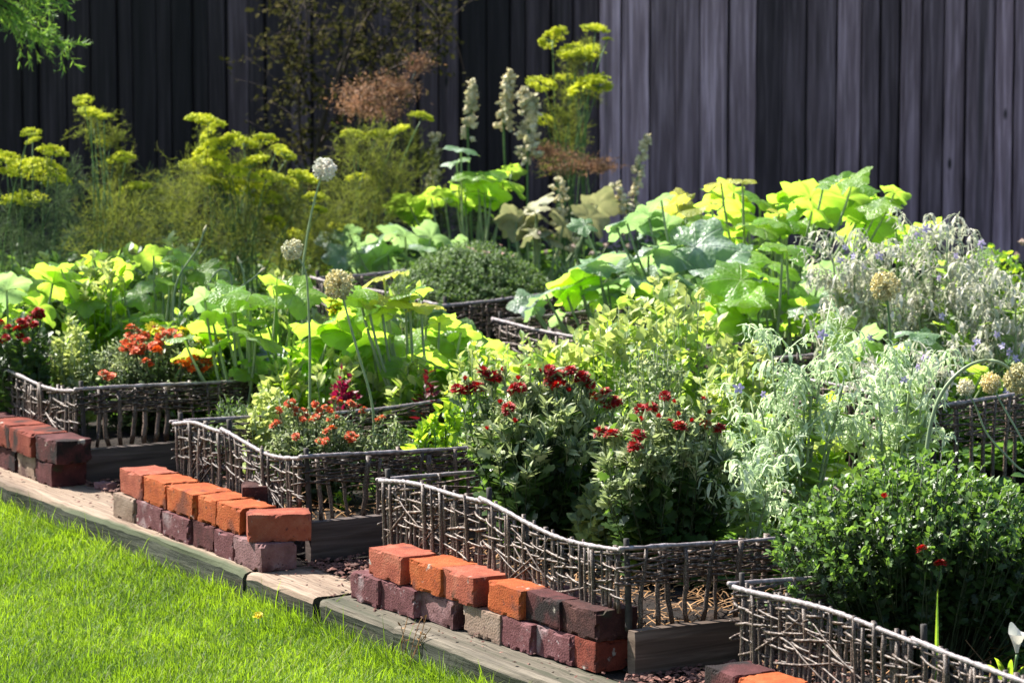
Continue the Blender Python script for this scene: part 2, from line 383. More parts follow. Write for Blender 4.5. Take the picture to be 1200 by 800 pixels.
# garden terrace: everything behind the timber edge, a real raised body
def slab(name, pts, z0, z1, mat):
    mb = MB(); n = len(pts)
    V = [(p[0], p[1], z0) for p in pts] + [(p[0], p[1], z1) for p in pts]
    L = list(range(n, 2 * n)); T = [n]
    for i in range(n):
        L += [i, (i + 1) % n, (i + 1) % n + n, i + n]; T.append(4)
    mb.add(V, L, T); return mb.build(name, [mat])
tag(slab('garden_soil', [UV(-14, -.03), UV(9, -.03), UV(9, 22), UV(-14, 22)], -.2, -.006, MT['soil']), kind='structure')

# ------------------------------------------------------------------ timber edging
def timber(u0, u1, v0, v1, label, seed, zt=0.0, wob=.007, top='timber_top'):
    L = u1 - u0; n = max(4, int(L / .03)); prof = []
    w = v1 - v0; h = .13; b = .012
    prof = [(0, -h), (0, -h * .5), (0, -b * 1.3), (b * .3, -b * .4), (b, 0), (w * .35, .001), (w * .65, .001), (w - b, 0), (w, -b), (w, -h)]
    V = []
    for i in range(n + 1):
        u = u0 + L * i / n
        endr = min(1, (min(i, n - i) + .35) / 1.3)
        for (pv, pz) in prof:
            q = noise.noise(Vector((u * 5 + seed, pv * 20, pz * 20)))
            q2 = noise.noise(Vector((u * 22 + seed, pv * 30, 3)))
            fade = wob * 1.4 * noise.noise(Vector((u * 2.3 + seed * 3, 0, 1)))
            V.append(UV(u, v0 + pv + (q * wob * 1.5 + fade * .7 if pv < w * .5 else 0), zt + pz * (1 if endr >= 1 else 1) + q2 * wob * .5 - (1 - endr) * .006 * (pz > -.02)))
    m = len(prof); mb = MB(); q = []
    for mi in (0, 1):
        qs = []
        for i in range(n):
            for j in range(m - 1):
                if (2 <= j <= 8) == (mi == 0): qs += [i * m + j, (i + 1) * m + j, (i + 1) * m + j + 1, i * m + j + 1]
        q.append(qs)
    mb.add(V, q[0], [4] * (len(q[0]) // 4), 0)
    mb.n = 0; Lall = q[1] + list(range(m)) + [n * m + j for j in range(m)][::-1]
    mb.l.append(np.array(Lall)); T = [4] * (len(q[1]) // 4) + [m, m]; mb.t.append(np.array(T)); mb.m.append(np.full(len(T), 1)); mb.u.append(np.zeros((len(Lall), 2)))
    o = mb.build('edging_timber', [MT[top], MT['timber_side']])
    # local axes along the beam so that the grain runs lengthwise
    M = Matrix(((E_[0], G_[0], 0, UV(u0, v0)[0]), (E_[1], G_[1], 0, UV(u0, v0)[1]), (0, 0, 1, 0), (0, 0, 0, 1)))
    o.data.transform(M.inverted()); o.matrix_world = M
    return tag(o, label, 'edging timber', 'timbers edging the lawn')
uj1 = u_of(290, -.165, 0); uj2 = u_of(371, -.165, 0); uj3 = u_of(458, -.165, 0)
timber(-6.5, uj1 - .003, -.175, .0, 'long pale edging timber from the left border to the middle brick stack', 1)
timber(uj1 + .002, uj2 - .006, -.172, -.005, 'short split edging timber between two joints, right of the middle brick stack', 5, -.002)
timber(uj2 + .008, uj3 - .001, -.163, -.028, 'narrow grey edging timber between the dark open joint and the front brick stack', 9, -.004, top='timber_grey')
timber(uj3 + .001, 2.6, -.158, -.03, 'mossy grey edging timber under the front brick stack running to the bottom border', 14, -.003, top='timber_grey')

# ------------------------------------------------------------------ bricks
def brick(u, v, z, mat, label, L=.145, Wd=.1, H=.062, rz=0., tilt=0., seed=0, name='brick', upright=False, group=None):
    """u,v = centre of the brick on plan"""
    nx, ny, nz = 18, 12, 8
    dims = (L, Wd, H) if not upright else (Wd * .9, H * 1.2, L)
    if upright: nx, ny, nz = 8, 6, 12
    idx = {}; V = []; mb = MB(); Lp = []
    def vid(i, j, k):
        key = (i, j, k)
        if key not in idx:
            x, y, zz = (i / nx - .5) * dims[0], (j / ny - .5) * dims[1], (k / nz - .5) * dims[2]
            # rounded arrises
            r = .0022; q = Vector((x, y, zz)); c = Vector([max(-d / 2 + r, min(d / 2 - r, a)) for a, d in zip(q, dims)])
            d = q - c
            if d.length > 1e-9: q = c + d.normalized() * r
            edge = sum(1 for a, dd in zip((x, y, zz), dims) if abs(abs(a) - dd / 2) < 1e-6)
            nn = noise.noise_vector(Vector((x * 22 + seed * 3.1, y * 22, zz * 22)))
            chip = noise.noise(Vector((x * 45 + seed * 7.7, y * 45, zz * 45)))
            amp = .0007 + (.0016 if edge >= 2 else 0)
            q = q + nn * amp * 1.3
            if edge >= 2 and chip > .12: q = q * (1 - min(.11, (chip - .12) * .42))
            idx[key] = len(V); V.append(tuple(q))
        return idx[key]
    for k in (0, nz):
        for i in range(nx):
            for j in range(ny): Lp += [vid(i, j, k), vid(i + 1, j, k), vid(i + 1, j + 1, k), vid(i, j + 1, k)]
    for j in (0, ny):
        for i in range(nx):
            for k in range(nz): Lp += [vid(i, j, k), vid(i + 1, j, k), vid(i + 1, j, k + 1), vid(i, j, k + 1)]
    for i in (0, nx):
        for j in range(ny):
            for k in range(nz): Lp += [vid(i, j, k), vid(i, j + 1, k), vid(i, j + 1, k + 1), vid(i, j, k + 1)]
    mb.add(V, Lp, [4] * (len(Lp) // 4))
    me = mb.mesh(name, [mat]); 
    import bmesh
    bm = bmesh.new(); bm.from_mesh(me); bmesh.ops.recalc_face_normals(bm, faces=bm.faces); bm.to_mesh(me); bm.free()
    p = UV(u, v, z + dims[2] / 2)
    o = link(name, me, None, p, (0, tilt, math.atan2(E_[1], E_[0]) + rz))
    return tag(o, label, 'brick', group)

H_B = .0635
def course(edges, vf, z, mats, labels, group, Wd=.1, seed=0, jit=.006):
    r = random.Random(seed)
    for i, (x0, x1) in enumerate(edges):
        v0 = vf(i) if callable(vf) else vf
        a, b = u_of(x0, v0, z + .03), u_of(x1, v0, z + .03)
        L = (b - a) - .005; wd = Wd + r.uniform(-.006, .006)
        brick((a + b) / 2, v0 + wd / 2 + r.uniform(-jit, jit), z, BM[mats[i]], labels[i], L=L, Wd=wd, H=H_B - .0015 + r.uniform(-.0006, .0006), rz=r.uniform(-.03, .03), seed=seed + i * 3, group=group)
g3 = 'bricks of the front stack'
course([(412, 445), (445, 487), (487, 531), (543, 585), (585, 626), (626, 670), (671, 700)], lambda i: -.112 + i * .011, .0,
       ['plum', 'plum', 'dusty', 'cream', 'plum', 'plum', 'red'],
       ['plum brick at the left end of the lower course in the front stack', 'dusty purple brick, second from the left in the lower course of the front stack',
        'pale purple brick with a dark gap on its right, lower course of the front stack', 'cream stained brick in the lower course of the front stack',
        'plum brick right beside the cream brick in the lower course of the front stack', 'dusty plum brick in the lower course just left of the red end brick',
        'rough red brick at the right end of the front stack, lower course, against the board'], g3, seed=31)
course([(431, 469), (480, 518), (519, 558), (571, 611), (612, 654), (655, 699)], lambda i: -.106 + i * .011, H_B,
       ['salmon', 'orange', 'salmon', 'orange', 'maroon', 'black'],
       ['salmon red brick at the left end of the upper course in the front stack', 'orange brick, second from the left in the upper course of the front stack',
        'chipped pale topped red brick between two orange bricks, upper course of the front stack', 'bright orange brick in the middle of the front stack, left of the dark red pair',
        'dark maroon brick between the bright orange brick and the blackened end brick', 'blackened worn brick at the right end of the upper course in the front stack'], g3, seed=57)
g2 = 'bricks of the middle stack'
course([(131, 155), (156, 188), (191, 222), (223, 250), (251, 274), (275, 309)], lambda i: -.148, .0,
       ['cream', 'plum', 'plum', 'maroon', 'plum', 'dusty'],
       ['small cream brick at the left end of the lower course in the middle stack', 'brown plum brick beside the cream brick in the lower course of the middle stack',
        'mottled pinkish brown brick, third in the lower course of the middle stack', 'worn maroon brick, fourth in the lower course of the middle stack',
        'plain plum brick just left of the chalky brick, lower course, middle stack', 'chalky whitened purple brick at the right end of the lower course, middle stack'], g2, seed=71, Wd=.095)
course([(138, 165), (166, 194), (197, 230), (231, 253), (253, 281)], lambda i: -.142, H_B,
       ['salmon', 'orange', 'orange', 'orange', 'orange'],
       ['salmon red brick at the left end of the upper course in the middle stack', 'orange red brick, second from the left in the upper course of the middle stack',
        'light orange brick, third from the left in the upper course of the middle stack', 'rough orange brick, fourth from the left in the upper course of the middle stack',
        'bright orange brick half tucked behind the crosswise red brick in the middle stack'], g2, seed=83, Wd=.1)
pb = W(319, 619, UV(-1.49, -.1)[1]); 
def brick_at(px, py_bottom, z, **kw):
    p = at(px, py_bottom, z); d = p - C3; return float(d @ E_), float(d @ G_)
bu, bv = brick_at(320, 634, H_B)
brick(bu - .03, bv + .03, H_B, BM['salmon'], 'red brick lying crosswise, long side to the viewer, right end of middle stack', L=.145, Wd=.088, rz=math.pi / 2 - .42, seed=5, group=g2)
bu, bv = brick_at(304, 640, 0)
brick(bu, bv + .005, .0, BM['black'], 'dark rounded brick standing on end between the middle stack and the wattle', L=.15, Wd=.1, rz=1.1, seed=8, upright=True, group=g2)
g1 = 'bricks of the far left stack'
course([(-38, -16), (-15, 10), (11, 38), (39, 64)], lambda i: -.115, H_B, ['maroon', 'red', 'red', 'maroon'],
       ['blurred red brick past the left border, upper course of the far left stack', 'red brick touching the left border, upper course of the far left stack',
        'dusty red brick, second from the right in the upper course of the far left stack', 'red brick at the right end of the upper course in the far left stack'], g1, seed=91)
course([(-50, -30), (-29, -6), (-5, 18), (19, 41), (42, 63)], lambda i: -.105, .0, ['cream', 'cream', 'maroon', 'cream', 'maroon'],
       ['tan brick past the left border, lower course of the far left stack', 'tan brick near the left border, lower course of the far left stack',
        'maroon brick between two tan bricks, lower course of the far left stack', 'tan brick, second from the right in the lower course of the far left stack',
        'dull brown brick at the right end of the lower course, far left stack'], g1, seed=97)
g4 = 'bricks at the bottom right corner'
course([(812, 850), (850, 892), (893, 930)], lambda i: -.132, .0, ['maroon', 'plum', 'red'],
       ['hidden maroon brick below the bottom border, left of the near wattle', 'hidden plum brick below the bottom border, second from the left', 'hidden red brick below the bottom border, third from the left'], g4, seed=111)
course([(826, 864), (866, 904), (905, 947)], lambda i: -.132, H_B, ['maroon', 'orange', 'red'],
       ['brown weathered brick at the bottom border beside the near wattle', 'orange brick just showing at the bottom border in front of the near wattle', 'red brick below the bottom border in front of the near wattle'], g4, seed=117)
bu, bv = brick_at(124, 573, 0)
o = brick(bu, bv, 0, BM['dusty'], 'small broken brick chip lying on the timber between the two left stacks', L=.05, Wd=.04, H=.018, rz=.4, seed=41, name='brick_chip')
o['category'] = 'brick chip'

# ------------------------------------------------------------------ wattle beds
STK = []
for i in range(8):
    mb = MB(); k = 7; z = np.linspace(0, 1, k); rr = random.Random(i)
    P = np.stack([.012 * np.sin(z * 3 + i) + np.array([rr.uniform(-.006, .006) for _ in z]), np.array([rr.uniform(-.006, .006) for _ in z]), z], 1)
    P[:, :2] *= np.array([1.0, 1.0])
    tubes(mb, P, np.array([.0155 * rr.uniform(.85, 1.15) for _ in z]), 6)
    STK.append(mb.mesh('stake', [MT['wattle']], True))

def stick(mb, pts, r, n=24, sides=6, knob=.12, mat=0, seed=0, taper=.25):
    P = smooth_path(pts, n); rr = np.array([r * (1 - taper * i / n) * (1 + knob * noise.noise(Vector((i * .9, seed * 3.3, 1)))) for i in range(n)])
    tubes(mb, P, rr, sides, mat)

def panel(root, a, b, ha, hb, seed, spacing=.0155, stake_r=.004, band=(.54, .97), nrods=6, diag=6, z0=0.0, rail=True, rail_r=.0052, posts=(True, True), sag=0., lean=0., stake_h=.0, rail_name='top_rail'):
    """woven hurdle from plan point a to b"""
    rr = random.Random(seed)
    a = np.asarray(a, float); b = np.asarray(b, float); a = np.array([a[0], a[1], 0]); b = np.array([b[0], b[1], 0])
    d = b - a; Ln = np.linalg.norm(d); t = d / Ln; nrm = np.array([-t[1], t[0], 0])
    base = np.array(root.location)
    def pt(s, z, off=0.): return a + t * (s * Ln) + nrm * off + np.array([0, 0, z]) - base
    def hh(s): return ha + (hb - ha) * s - sag * math.sin(math.pi * s)
    n = max(3, int(Ln / spacing))
    for i in range(1, n):
        s = (i + rr.uniform(-.25, .25)) / n; h = hh(s) - z0 + rr.uniform(-.012, .008) + stake_h
        sx = stake_r / .0155 * rr.uniform(.75, 1.3)
        zb = z0 if (z0 > 0 or s < .9 or not posts[1]) else .12
        h -= zb - z0
        o = link('stake', STK[rr.randrange(8)], root, pt(s, zb, -.0035 + rr.uniform(-.001, .001)), (rr.uniform(-.04, .04), rr.uniform(-.04, .04) + lean, rr.uniform(0, 6)), (sx, sx, h))
    mb = MB(); cnt = 0
    zs = hh(.5) - z0
    for r_ in range(nrods):                                    # long rods woven in and out
        f = band[0] + (band[1] - band[0]) * (r_ + rr.uniform(-.3, .3)) / nrods
        f2 = f + rr.uniform(-.06, .06)
        s0, s1 = (rr.uniform(-.02, .2), rr.uniform(.8, 1.02)) if rr.random() < .5 else (rr.uniform(0, .4), rr.uniform(.6, 1.03))
        k = max(6, int(n * 2 * (s1 - s0)) + 2); ph = r_ % 2; wv = rr.uniform(0, 6); pts = []
        for q in range(k):
            s = s0 + (s1 - s0) * q / (k - 1)
            off = (.0048 + stake_r * .3) * math.cos(math.pi * (s * n * .5 + ph))
            pts.append(pt(s, z0 + (hh(s) - z0) * min(.985, f + (f2 - f) * q / (k - 1)) + .004 * math.sin(wv + s * 9), off))
        stick(mb, pts, rr.uniform(.0018, .0028), n=len(pts) * 2, sides=5, seed=seed + r_)
    rows = max(3, int(nrods * .75))                            # plaited outer layer of short slanting twigs
    for r_ in range(rows):
        f = band[0] + .04 + (band[1] - band[0] - .02) * (r_ + .5) / rows; slope = (1 if r_ % 2 else -1)
        s = rr.uniform(-.03, .02)
        while s < .97:
            L = rr.uniform(.045, .1) / Ln; e = min(s + L, 1.02); dz = slope * rr.uniform(.004, .014); cf = z0 + (hh(min(1, s)) - z0) * min(.96, f + rr.uniform(-.03, .03)); sgn = -1 if rr.random() < .8 else 1
            pts = [pt(s + (e - s) * q / 5, cf + dz * (q / 5 - .5) + (hh(min(1, e)) - hh(max(0, s))) * q / 5, sgn * (.001 + (.0075 + stake_r * .4) * math.sin(math.pi * (q / 5) * .85 + .25))) for q in range(6)]
            stick(mb, pts, rr.uniform(.0024, .0036), 10, 5, seed=seed + cnt); cnt += 1
            s += L * rr.uniform(.45, .75)
    for r_ in range(diag):
        s0 = rr.uniform(.0, .5); s1 = s0 + rr.uniform(.25, .5); f0 = rr.uniform(.6, .95); f1 = rr.uniform(.3, .55)
        if rr.random() < .5: f0, f1 = f1, f0
        pts = [pt(s0 + (s1 - s0) * q / 5, z0 + zs * (f0 + (f1 - f0) * (q / 5) ** 1.3), -.009 + .003 * math.sin(q * 2)) for q in range(6)]
        stick(mb, pts, rr.uniform(.002, .003), 16, 5, seed=seed + 50 + r_)
    # short cut ends that stick out of the weave
    for r_ in range(int(n * .6)):
        s = rr.uniform(0.02, .98); f = rr.uniform(band[0], .98); z = z0 + (hh(s) - z0) * f; dr = rr.choice([-1, 1])
        pts = [pt(s, z, 0), pt(s + dr * .012 / Ln, z + rr.uniform(-.004, .008), -.006), pt(s + dr * .028 / Ln, z + rr.uniform(-.008, .012), rr.uniform(-.018, -.01))]
        stick(mb, pts, .0022, 5, 5, seed=r_)
    mb.build('woven_rods', [MT['wattle']], root, True)
    if rail:
        mb = MB(); pts = [pt(s, hh(s) - .002 + .003 * math.sin(s * 7 + seed), -.0105) for s in np.linspace(-.02, 1.02, 9)]
        stick(mb, pts, rail_r, 60, 8, .5, seed=seed, taper=.15); mb.build(rail_name, [MT['rail']], root, True)
    for f, s in zip(posts, (0, 1)):
        if f:
            mb = MB(); h = hh(s) + .022
            stick(mb, [pt(s, .085, .012), pt(s, h * .5, .012), pt(s, h, .006)], .0078, 12, 8, .2, seed=seed + 5); mb.build('corner_post', [MT['wattle_dark']], root, True)

def bed(label, u0, um, u1, depth, h, seed, v0=0., back=True, sidespace=.036, inner=False):
    root = thing('wattle_fence', label, 'wattle fence', UV(u0, v0), 0, 'wattle fences round the raised beds')
    A, Mm, B = UV(u0, v0), UV(um, v0), UV(u1, v0); Ab, Bb = UV(u0, v0 + depth), UV(u1, v0 + depth)
    panel(root, A, Mm, h[0], h[1], seed, posts=(True, False), sag=-.006)
    panel(root, Mm, B, h[1] + .004, h[2], seed + 1, posts=(True, True), sag=.016)
    panel(root, B, Bb, h[2] + .004, h[2] + .01, seed + 2, spacing=sidespace, stake_r=.0052, band=(.52, .97), nrods=10, diag=0, z0=.085, posts=(False, True), rail_r=.0045, lean=.12, sag=.012)
    panel(root, Ab, A, h[0], h[0], seed + 3, spacing=.13, band=(.55, .97), nrods=7, diag=1, z0=.0, posts=(False, False), rail_r=.005, sag=.01)
    if back: panel(root, Bb, Ab, h[0], h[0], seed + 4, spacing=.2, band=(.6, .97), nrods=6, diag=0, posts=(False, True), rail_r=.005, sag=.01)
    return root

def board(u, v0, v1, h, mat, label, dz=0, th=.028):
    mb = MB(); L = v1 - v0; nx, nz = 30, 5; V = []
    for side in (0, 1):
        for i in range(nx + 1):
            for k in range(nz + 1):
                y = L * i / nx; z = h * k / nz
                wob = .0012 * noise.noise(Vector((y * 9, z * 60, u * 7 + side)))
                edge = .002 if k in (0, nz) else 0
                V.append((-th / 2 + wob + edge if side == 0 else th / 2 + wob - edge, y, z + (.003 * noise.noise(Vector((y * 6, u * 5, 0))) if k == nz else 0)))
    m = (nx + 1) * (nz + 1); Lp = []
    def id_(s, i, k): return s * m + i * (nz + 1) + k
    for s in (0, 1):
        for i in range(nx):
            for k in range(nz): Lp += [id_(s, i, k), id_(s, i + 1, k), id_(s, i + 1, k + 1), id_(s, i, k + 1)][::(1 if s == 0 else -1)]
    for i in range(nx):
        Lp += [id_(0, i, nz), id_(0, i + 1, nz), id_(1, i + 1, nz), id_(1, i, nz)]; Lp += [id_(0, i, 0), id_(1, i, 0), id_(1, i + 1, 0), id_(0, i + 1, 0)]
    for k in range(nz):
        Lp += [id_(0, 0, k), id_(0, 0, k + 1), id_(1, 0, k + 1), id_(1, 0, k)]; Lp += [id_(0, nx, k), id_(1, nx, k), id_(1, nx, k + 1), id_(0, nx, k + 1)]
    mb.add(V, Lp, [4] * (len(Lp) // 4))
    o = link('base_board', mb.mesh('base_board', [mat]), None, UV(u, v0, dz), (0, 0, math.atan2(E_[1], E_[0])))
    return tag(o, label, 'board', 'boards at the foot of the beds')

bed('grey woven wattle fence of the front bed holding the two dark red mums', -1.0, -.555, -.015, .86, (.248, .268, .25), 100)
bed('twig wattle fence of the middle bed holding small orange flowers and a lime plant', -2.06, -1.79, -1.39, .88, (.235, .25, .24), 200)
bed('blurred wattle fence of the far left bed under the orange red flowers', -3.66, -3.14, -2.655, .9, (.235, .24, .24), 300)
bed('near wattle fence at the bottom right round the big dark green bush', .392, .96, 1.45, .9, (.25, .25, .25), 400)
board(.012, .002, .84, .09, MT['board2'], 'brown board at the foot of the front wattle, right of the blackened brick')
board(-1.372, .0, .84, .092, MT['board'], 'charcoal board at the foot of the middle wattle, right of the crosswise brick')
board(-2.625, -.005, .84, .086, MT['board'], 'dark board at the foot of the far left wattle, beside the left stack of bricks')
# second row of beds
def bed_back(label, u0, u1, v0, depth, h, seed, sp=.05):
    root = thing('wattle_fence', label, 'wattle fence', UV(u0, v0), 0, 'wattle fences round the raised beds')
    panel(root, UV(u0, v0), UV(u1, v0), h, h, seed, spacing=.035, posts=(True, True))
    panel(root, UV(u1, v0), UV(u1, v0 + depth), h, h + .01, seed + 1, spacing=.033, stake_r=.0045, band=(.55, .98), nrods=9, diag=0, posts=(False, True), sag=-.004)
    panel(root, UV(u0, v0 + depth), UV(u0, v0), h, h, seed + 2, spacing=.06, band=(.6, .97), nrods=6, diag=0, posts=(False, False))
    return root
bed_back('wattle fence at the right border behind the pale allium heads', -2.15, -1.243, 1.69, .8, .255, 500)
bed_back('wattle fence round the grey green thyme mound in the back row', -4.65, -3.8, 1.74, .8, .235, 600)
bed_back('small wattle fence just right of and below the thyme mound', -3.36, -2.5, 1.68, .8, .24, 700)

# soil inside the beds
def bedsoil(u0, u1, v0, v1, z, seed):
    n = 26; V = []; mb = MB(); Lp = []
    for i in range(n + 1):
        for j in range(n + 1):
            u = u0 + (u1 - u0) * i / n; v = v0 + (v1 - v0) * j / n
            e = min(i, j, n - i, n - j) / n
            V.append(UV(u, v, z * min(1, e * 9 + .05) + .012 * noise.noise(Vector((u * 14, v * 14, seed)))))
    for i in range(n):
        for j in range(n): Lp += [i * (n + 1) + j, (i + 1) * (n + 1) + j, (i + 1) * (n + 1) + j + 1, i * (n + 1) + j + 1]
    mb.add(V, Lp, [4] * (len(Lp) // 4))
    o = mb.build('bed_soil', [MT['soil']], smooth=True); tag(o, kind='structure')
for k, (a, b, c, d) in enumerate([(-.99, -.02, .012, .85), (-2.05, -1.4, .012, .86), (-3.65, -2.67, .012, .88), (.4, 1.44, .012, .88), (-2.14, -1.26, 1.7, 2.46), (-4.64, -3.81, 1.75, 2.5), (-3.35, -2.51, 1.7, 2.45)]):
    bedsoil(a, b, c, d, .07, k)

# bark chips on the paths and straw in the beds
def chips(name, label, regions, n, size, mat, zfun, cat, flat=.25):
    mb = MB(); T = tmpl([(-.5, -.3, 0), (.5, -.25, .02), (.42, .3, 0), (-.4, .28, .03), (0, 0, .3)], [(0, 1, 4), (1, 2, 4), (2, 3, 4), (3, 0, 4), (3, 2, 1, 0)])
    for (u0, u1, v0, v1, w) in regions:
        k = int(n * w); u = RNG.uniform(u0, u1, k); v = RNG.uniform(v0, v1, k)
        pos = C3[None] + E_[None] * u[:, None] + G_[None] * v[:, None]; pos[:, 2] = zfun + RNG.uniform(0, .008, k)
        az_ = RNG.uniform(0, 6.28, k); d = np.stack([np.cos(az_), np.sin(az_), RNG.uniform(-.3, .4, k)], 1)
        s = size * RNG.uniform(.4, 1.4, k)
        stamp(mb, T, pos, frames(d, np.tile(NUP, (k, 1)) + RNG.normal(0, .35, (k, 3))), np.stack([s * RNG.uniform(.3, .8, k), s, s * .6], 1))
    o = mb.build(name, [mat]); return tag(o, label, cat, kind='stuff')
chips('bark_mulch', 'reddish brown bark chips on the paths between the wattle beds', [(-1.36, -1.0, -.03, 1.0, .25), (.02, .4, -.03, 1.0, .3), (-2.62, -2.06, -.03, 1.0, .15), (-3.6, 1.4, .9, 1.7, .3)], 9000, .022, MT['mulch'], .001, 'mulch')
chips('dry_leaf_litter', 'small dry leaf bits and crumbs of soil scattered on the edging timbers', [(-4.2, 1.0, -.155, -.01, 1.)], 420, .011, MT['mulch'], .0035, 'leaf litter')
mb = MB()
for (u0, u1, v0, v1, k) in [(-.98, -.03, .02, .5, 900), (-2.04, -1.4, .02, .4, 250), (.42, 1.3, .02, .5, 500)]:
    u = RNG.uniform(u0, u1, k); v = RNG.uniform(v0, v1, k); p = C3[None] + E_ * u[:, None] + G_ * v[:, None]; p[:, 2] = .072 + RNG.uniform(0, .03, k)
    a_ = RNG.uniform(0, 6.28, k); d = np.stack([np.cos(a_), np.sin(a_), RNG.normal(0, .3, k)], 1); L = RNG.uniform(.02, .06, k)[:, None]
    mid = p + d * L * .5 + np.stack([RNG.normal(0, .004, k), RNG.normal(0, .004, k), np.abs(RNG.normal(0, .006, k))], 1)
    ribbons(mb, bez(p, mid, p + d * L, 4), np.full((k, 4), .0013), norm(np.cross(d, NUP + RNG.normal(0, .3, (k, 3)))))
tag(mb.build('straw_litter', [MT['straw']]), 'golden straw and dry leaf litter on the soil inside the beds', 'straw', kind='stuff')

# ------------------------------------------------------------------ lawn
def lawn():
    mb = MB()
    def patch(u0, u1, v0, v1, dens, hmul=1., wmul=1.):
        k = int((u1 - u0) * (v1 - v0) * dens)
        u = RNG.uniform(u0, u1, k); v = RNG.uniform(v0, v1, k)
        p = C3[None] + E_ * u[:, None] + G_ * v[:, None]; p[:, 2] = ZL - .003
        cl = np.sin(u * 11 + np.sin(v * 7) * 2) * np.sin(v * 13 + np.sin(u * 5) * 2) * .5 + np.sin(u * 31 + v * 17) * .3
        h = (.021 + .007 * cl + RNG.gamma(2, .0045, k)) * hmul * (1 + .5 * np.exp(-np.abs(v + .2) * 14))
        az_ = RNG.uniform(0, 6.28, k) * .8 + cl * 2.2; lean = RNG.uniform(.1, .9, k)
        d = np.stack([np.cos(az_), np.sin(az_), np.zeros(k)], 1)
        mid = p + d * (h * lean * .25)[:, None] + np.stack([np.zeros(k), np.zeros(k), h * .62], 1)
        tip = p + d * (h * lean)[:, None] + np.stack([np.zeros(k), np.zeros(k), h * (1 - .3 * lean)], 1)
        w = RNG.uniform(.0007, .0014, k) * wmul
        Wd = w[:, None] * np.array([.8, 1, .75, .08])[None]
        sa = az_ + math.pi / 2 + RNG.normal(0, .6, k); side = np.stack([np.cos(sa), np.sin(sa), RNG.normal(0, .15, k)], 1)
        ribbons(mb, bez(p, mid, tip, 4), Wd, side)
    patch(-4.4, .35, -1.25, -.165, 46000)
    patch(-4.2, .35, -.2, -.16, 26000, 1.45)
    patch(-7, -4.4, -1.6, -.17, 5000, 1.1, 1.6); patch(-5, 1.6, -2.4, -1.25, 4500, 1.1, 1.6); patch(.35, 1.8, -1.3, -.17, 5000, 1.1, 1.6)
    return tag(mb.build('lawn_grass', [MT['lawn']]), 'short bright green lawn grass in front of the timber edging', 'grass', kind='stuff')
lawn()

# ------------------------------------------------------------------ fence of old planks
def plank_fence():
    yb = 14.72; root = thing('plank_fence', 'tall weathered grey fence of upright planks behind the whole garden', 'fence', (0, yb, 0))
    rr = random.Random(3); x = -3.3; i = 0; rear = []
    while x < 3.5 and i < 98:
        w = rr.uniform(.055, .115)
        front = rr.random() < .3
        y = -.016 if front else rr.uniform(-.003, .003)
        mb = MB(); nz = 24; hh = 2.25 + rr.uniform(-.02, .02); V = []; prof = [(-.5, .009), (-.5, -.007), (-.44, -.010), (.0, -.010 - .001), (.44, -.010), (.5, -.007), (.5, .009)]
        bow = rr.uniform(-.004, .004); ws = rr.uniform(-.003, .003)
        for k in range(nz + 1):
            z = hh * k / nz
            for (px_, py_) in prof:
                V.append((px_ * w + .0022 * noise.noise(Vector((i * 3.3 + (px_ > 0), z * 5, 0))) + ws * z, py_ + bow * math.sin(z * 1.4) + .002 * noise.noise(Vector((i * 1.7, z * 3, px_ * 3))), z))
        m = len(prof); Lp = []
        for k in range(nz):
            for j in range(m): j2 = (j + 1) % m; Lp += [k * m + j, k * m + j2, (k + 1) * m + j2, (k + 1) * m + j]
        mb.add(V, Lp + list(range(nz * m, nz * m + m)), [4] * (len(Lp) // 4) + [m])
        me = mb.mesh('fence_plank', [MT['fence_light' if (.3 < x < .8 and rr.random() < .85) or (x > .8 and rr.random() < .16) else 'fence_black' if x < -1.2 or (x < .28 and rr.random() < .4) else 'fence_dark' if x < .28 or rr.random() < .3 else 'fence']])  # tone set by position: near black at far left, pale right of centre
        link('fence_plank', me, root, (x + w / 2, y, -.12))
        x += w + rr.uniform(.003, .009); i += 1
    x = -3.33
    while x < 3.5:                                             # rear layer of boards that closes the joints
        w = rr.uniform(.14, .19); mb = MB(); V = [(x, .014, -.12), (x + w, .014, -.12), (x + w, .03, -.12), (x, .03, -.12), (x, .014, 2.2), (x + w, .014, 2.2), (x + w, .03, 2.2), (x, .03, 2.2)]
        mb.add(V, [0, 3, 2, 1, 4, 5, 6, 7, 0, 1, 5, 4, 1, 2, 6, 5, 2, 3, 7, 6, 3, 0, 4, 7], [4] * 6); rear.append(mb); x += w - .001
    mb = MB()
    for q in rear: mb.add(q.v[0], q.l[0], q.t[0])
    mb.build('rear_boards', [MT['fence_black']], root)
    for z in (.4, 1.2, 2.0):
        mb = MB(); V = [(-3.4, .034, z), (3.6, .034, z), (3.6, .07, z), (-3.4, .07, z), (-3.4, .034, z + .09), (3.6, .034, z + .09), (3.6, .07, z + .09), (-3.4, .07, z + .09)]
        mb.add(V, [0, 3, 2, 1, 4, 5, 6, 7, 0, 1, 5, 4, 1, 2, 6, 5, 2, 3, 7, 6, 3, 0, 4, 7], [4] * 6); mb.build('cross_rail', [MT['fence']], root)
plank_fence()

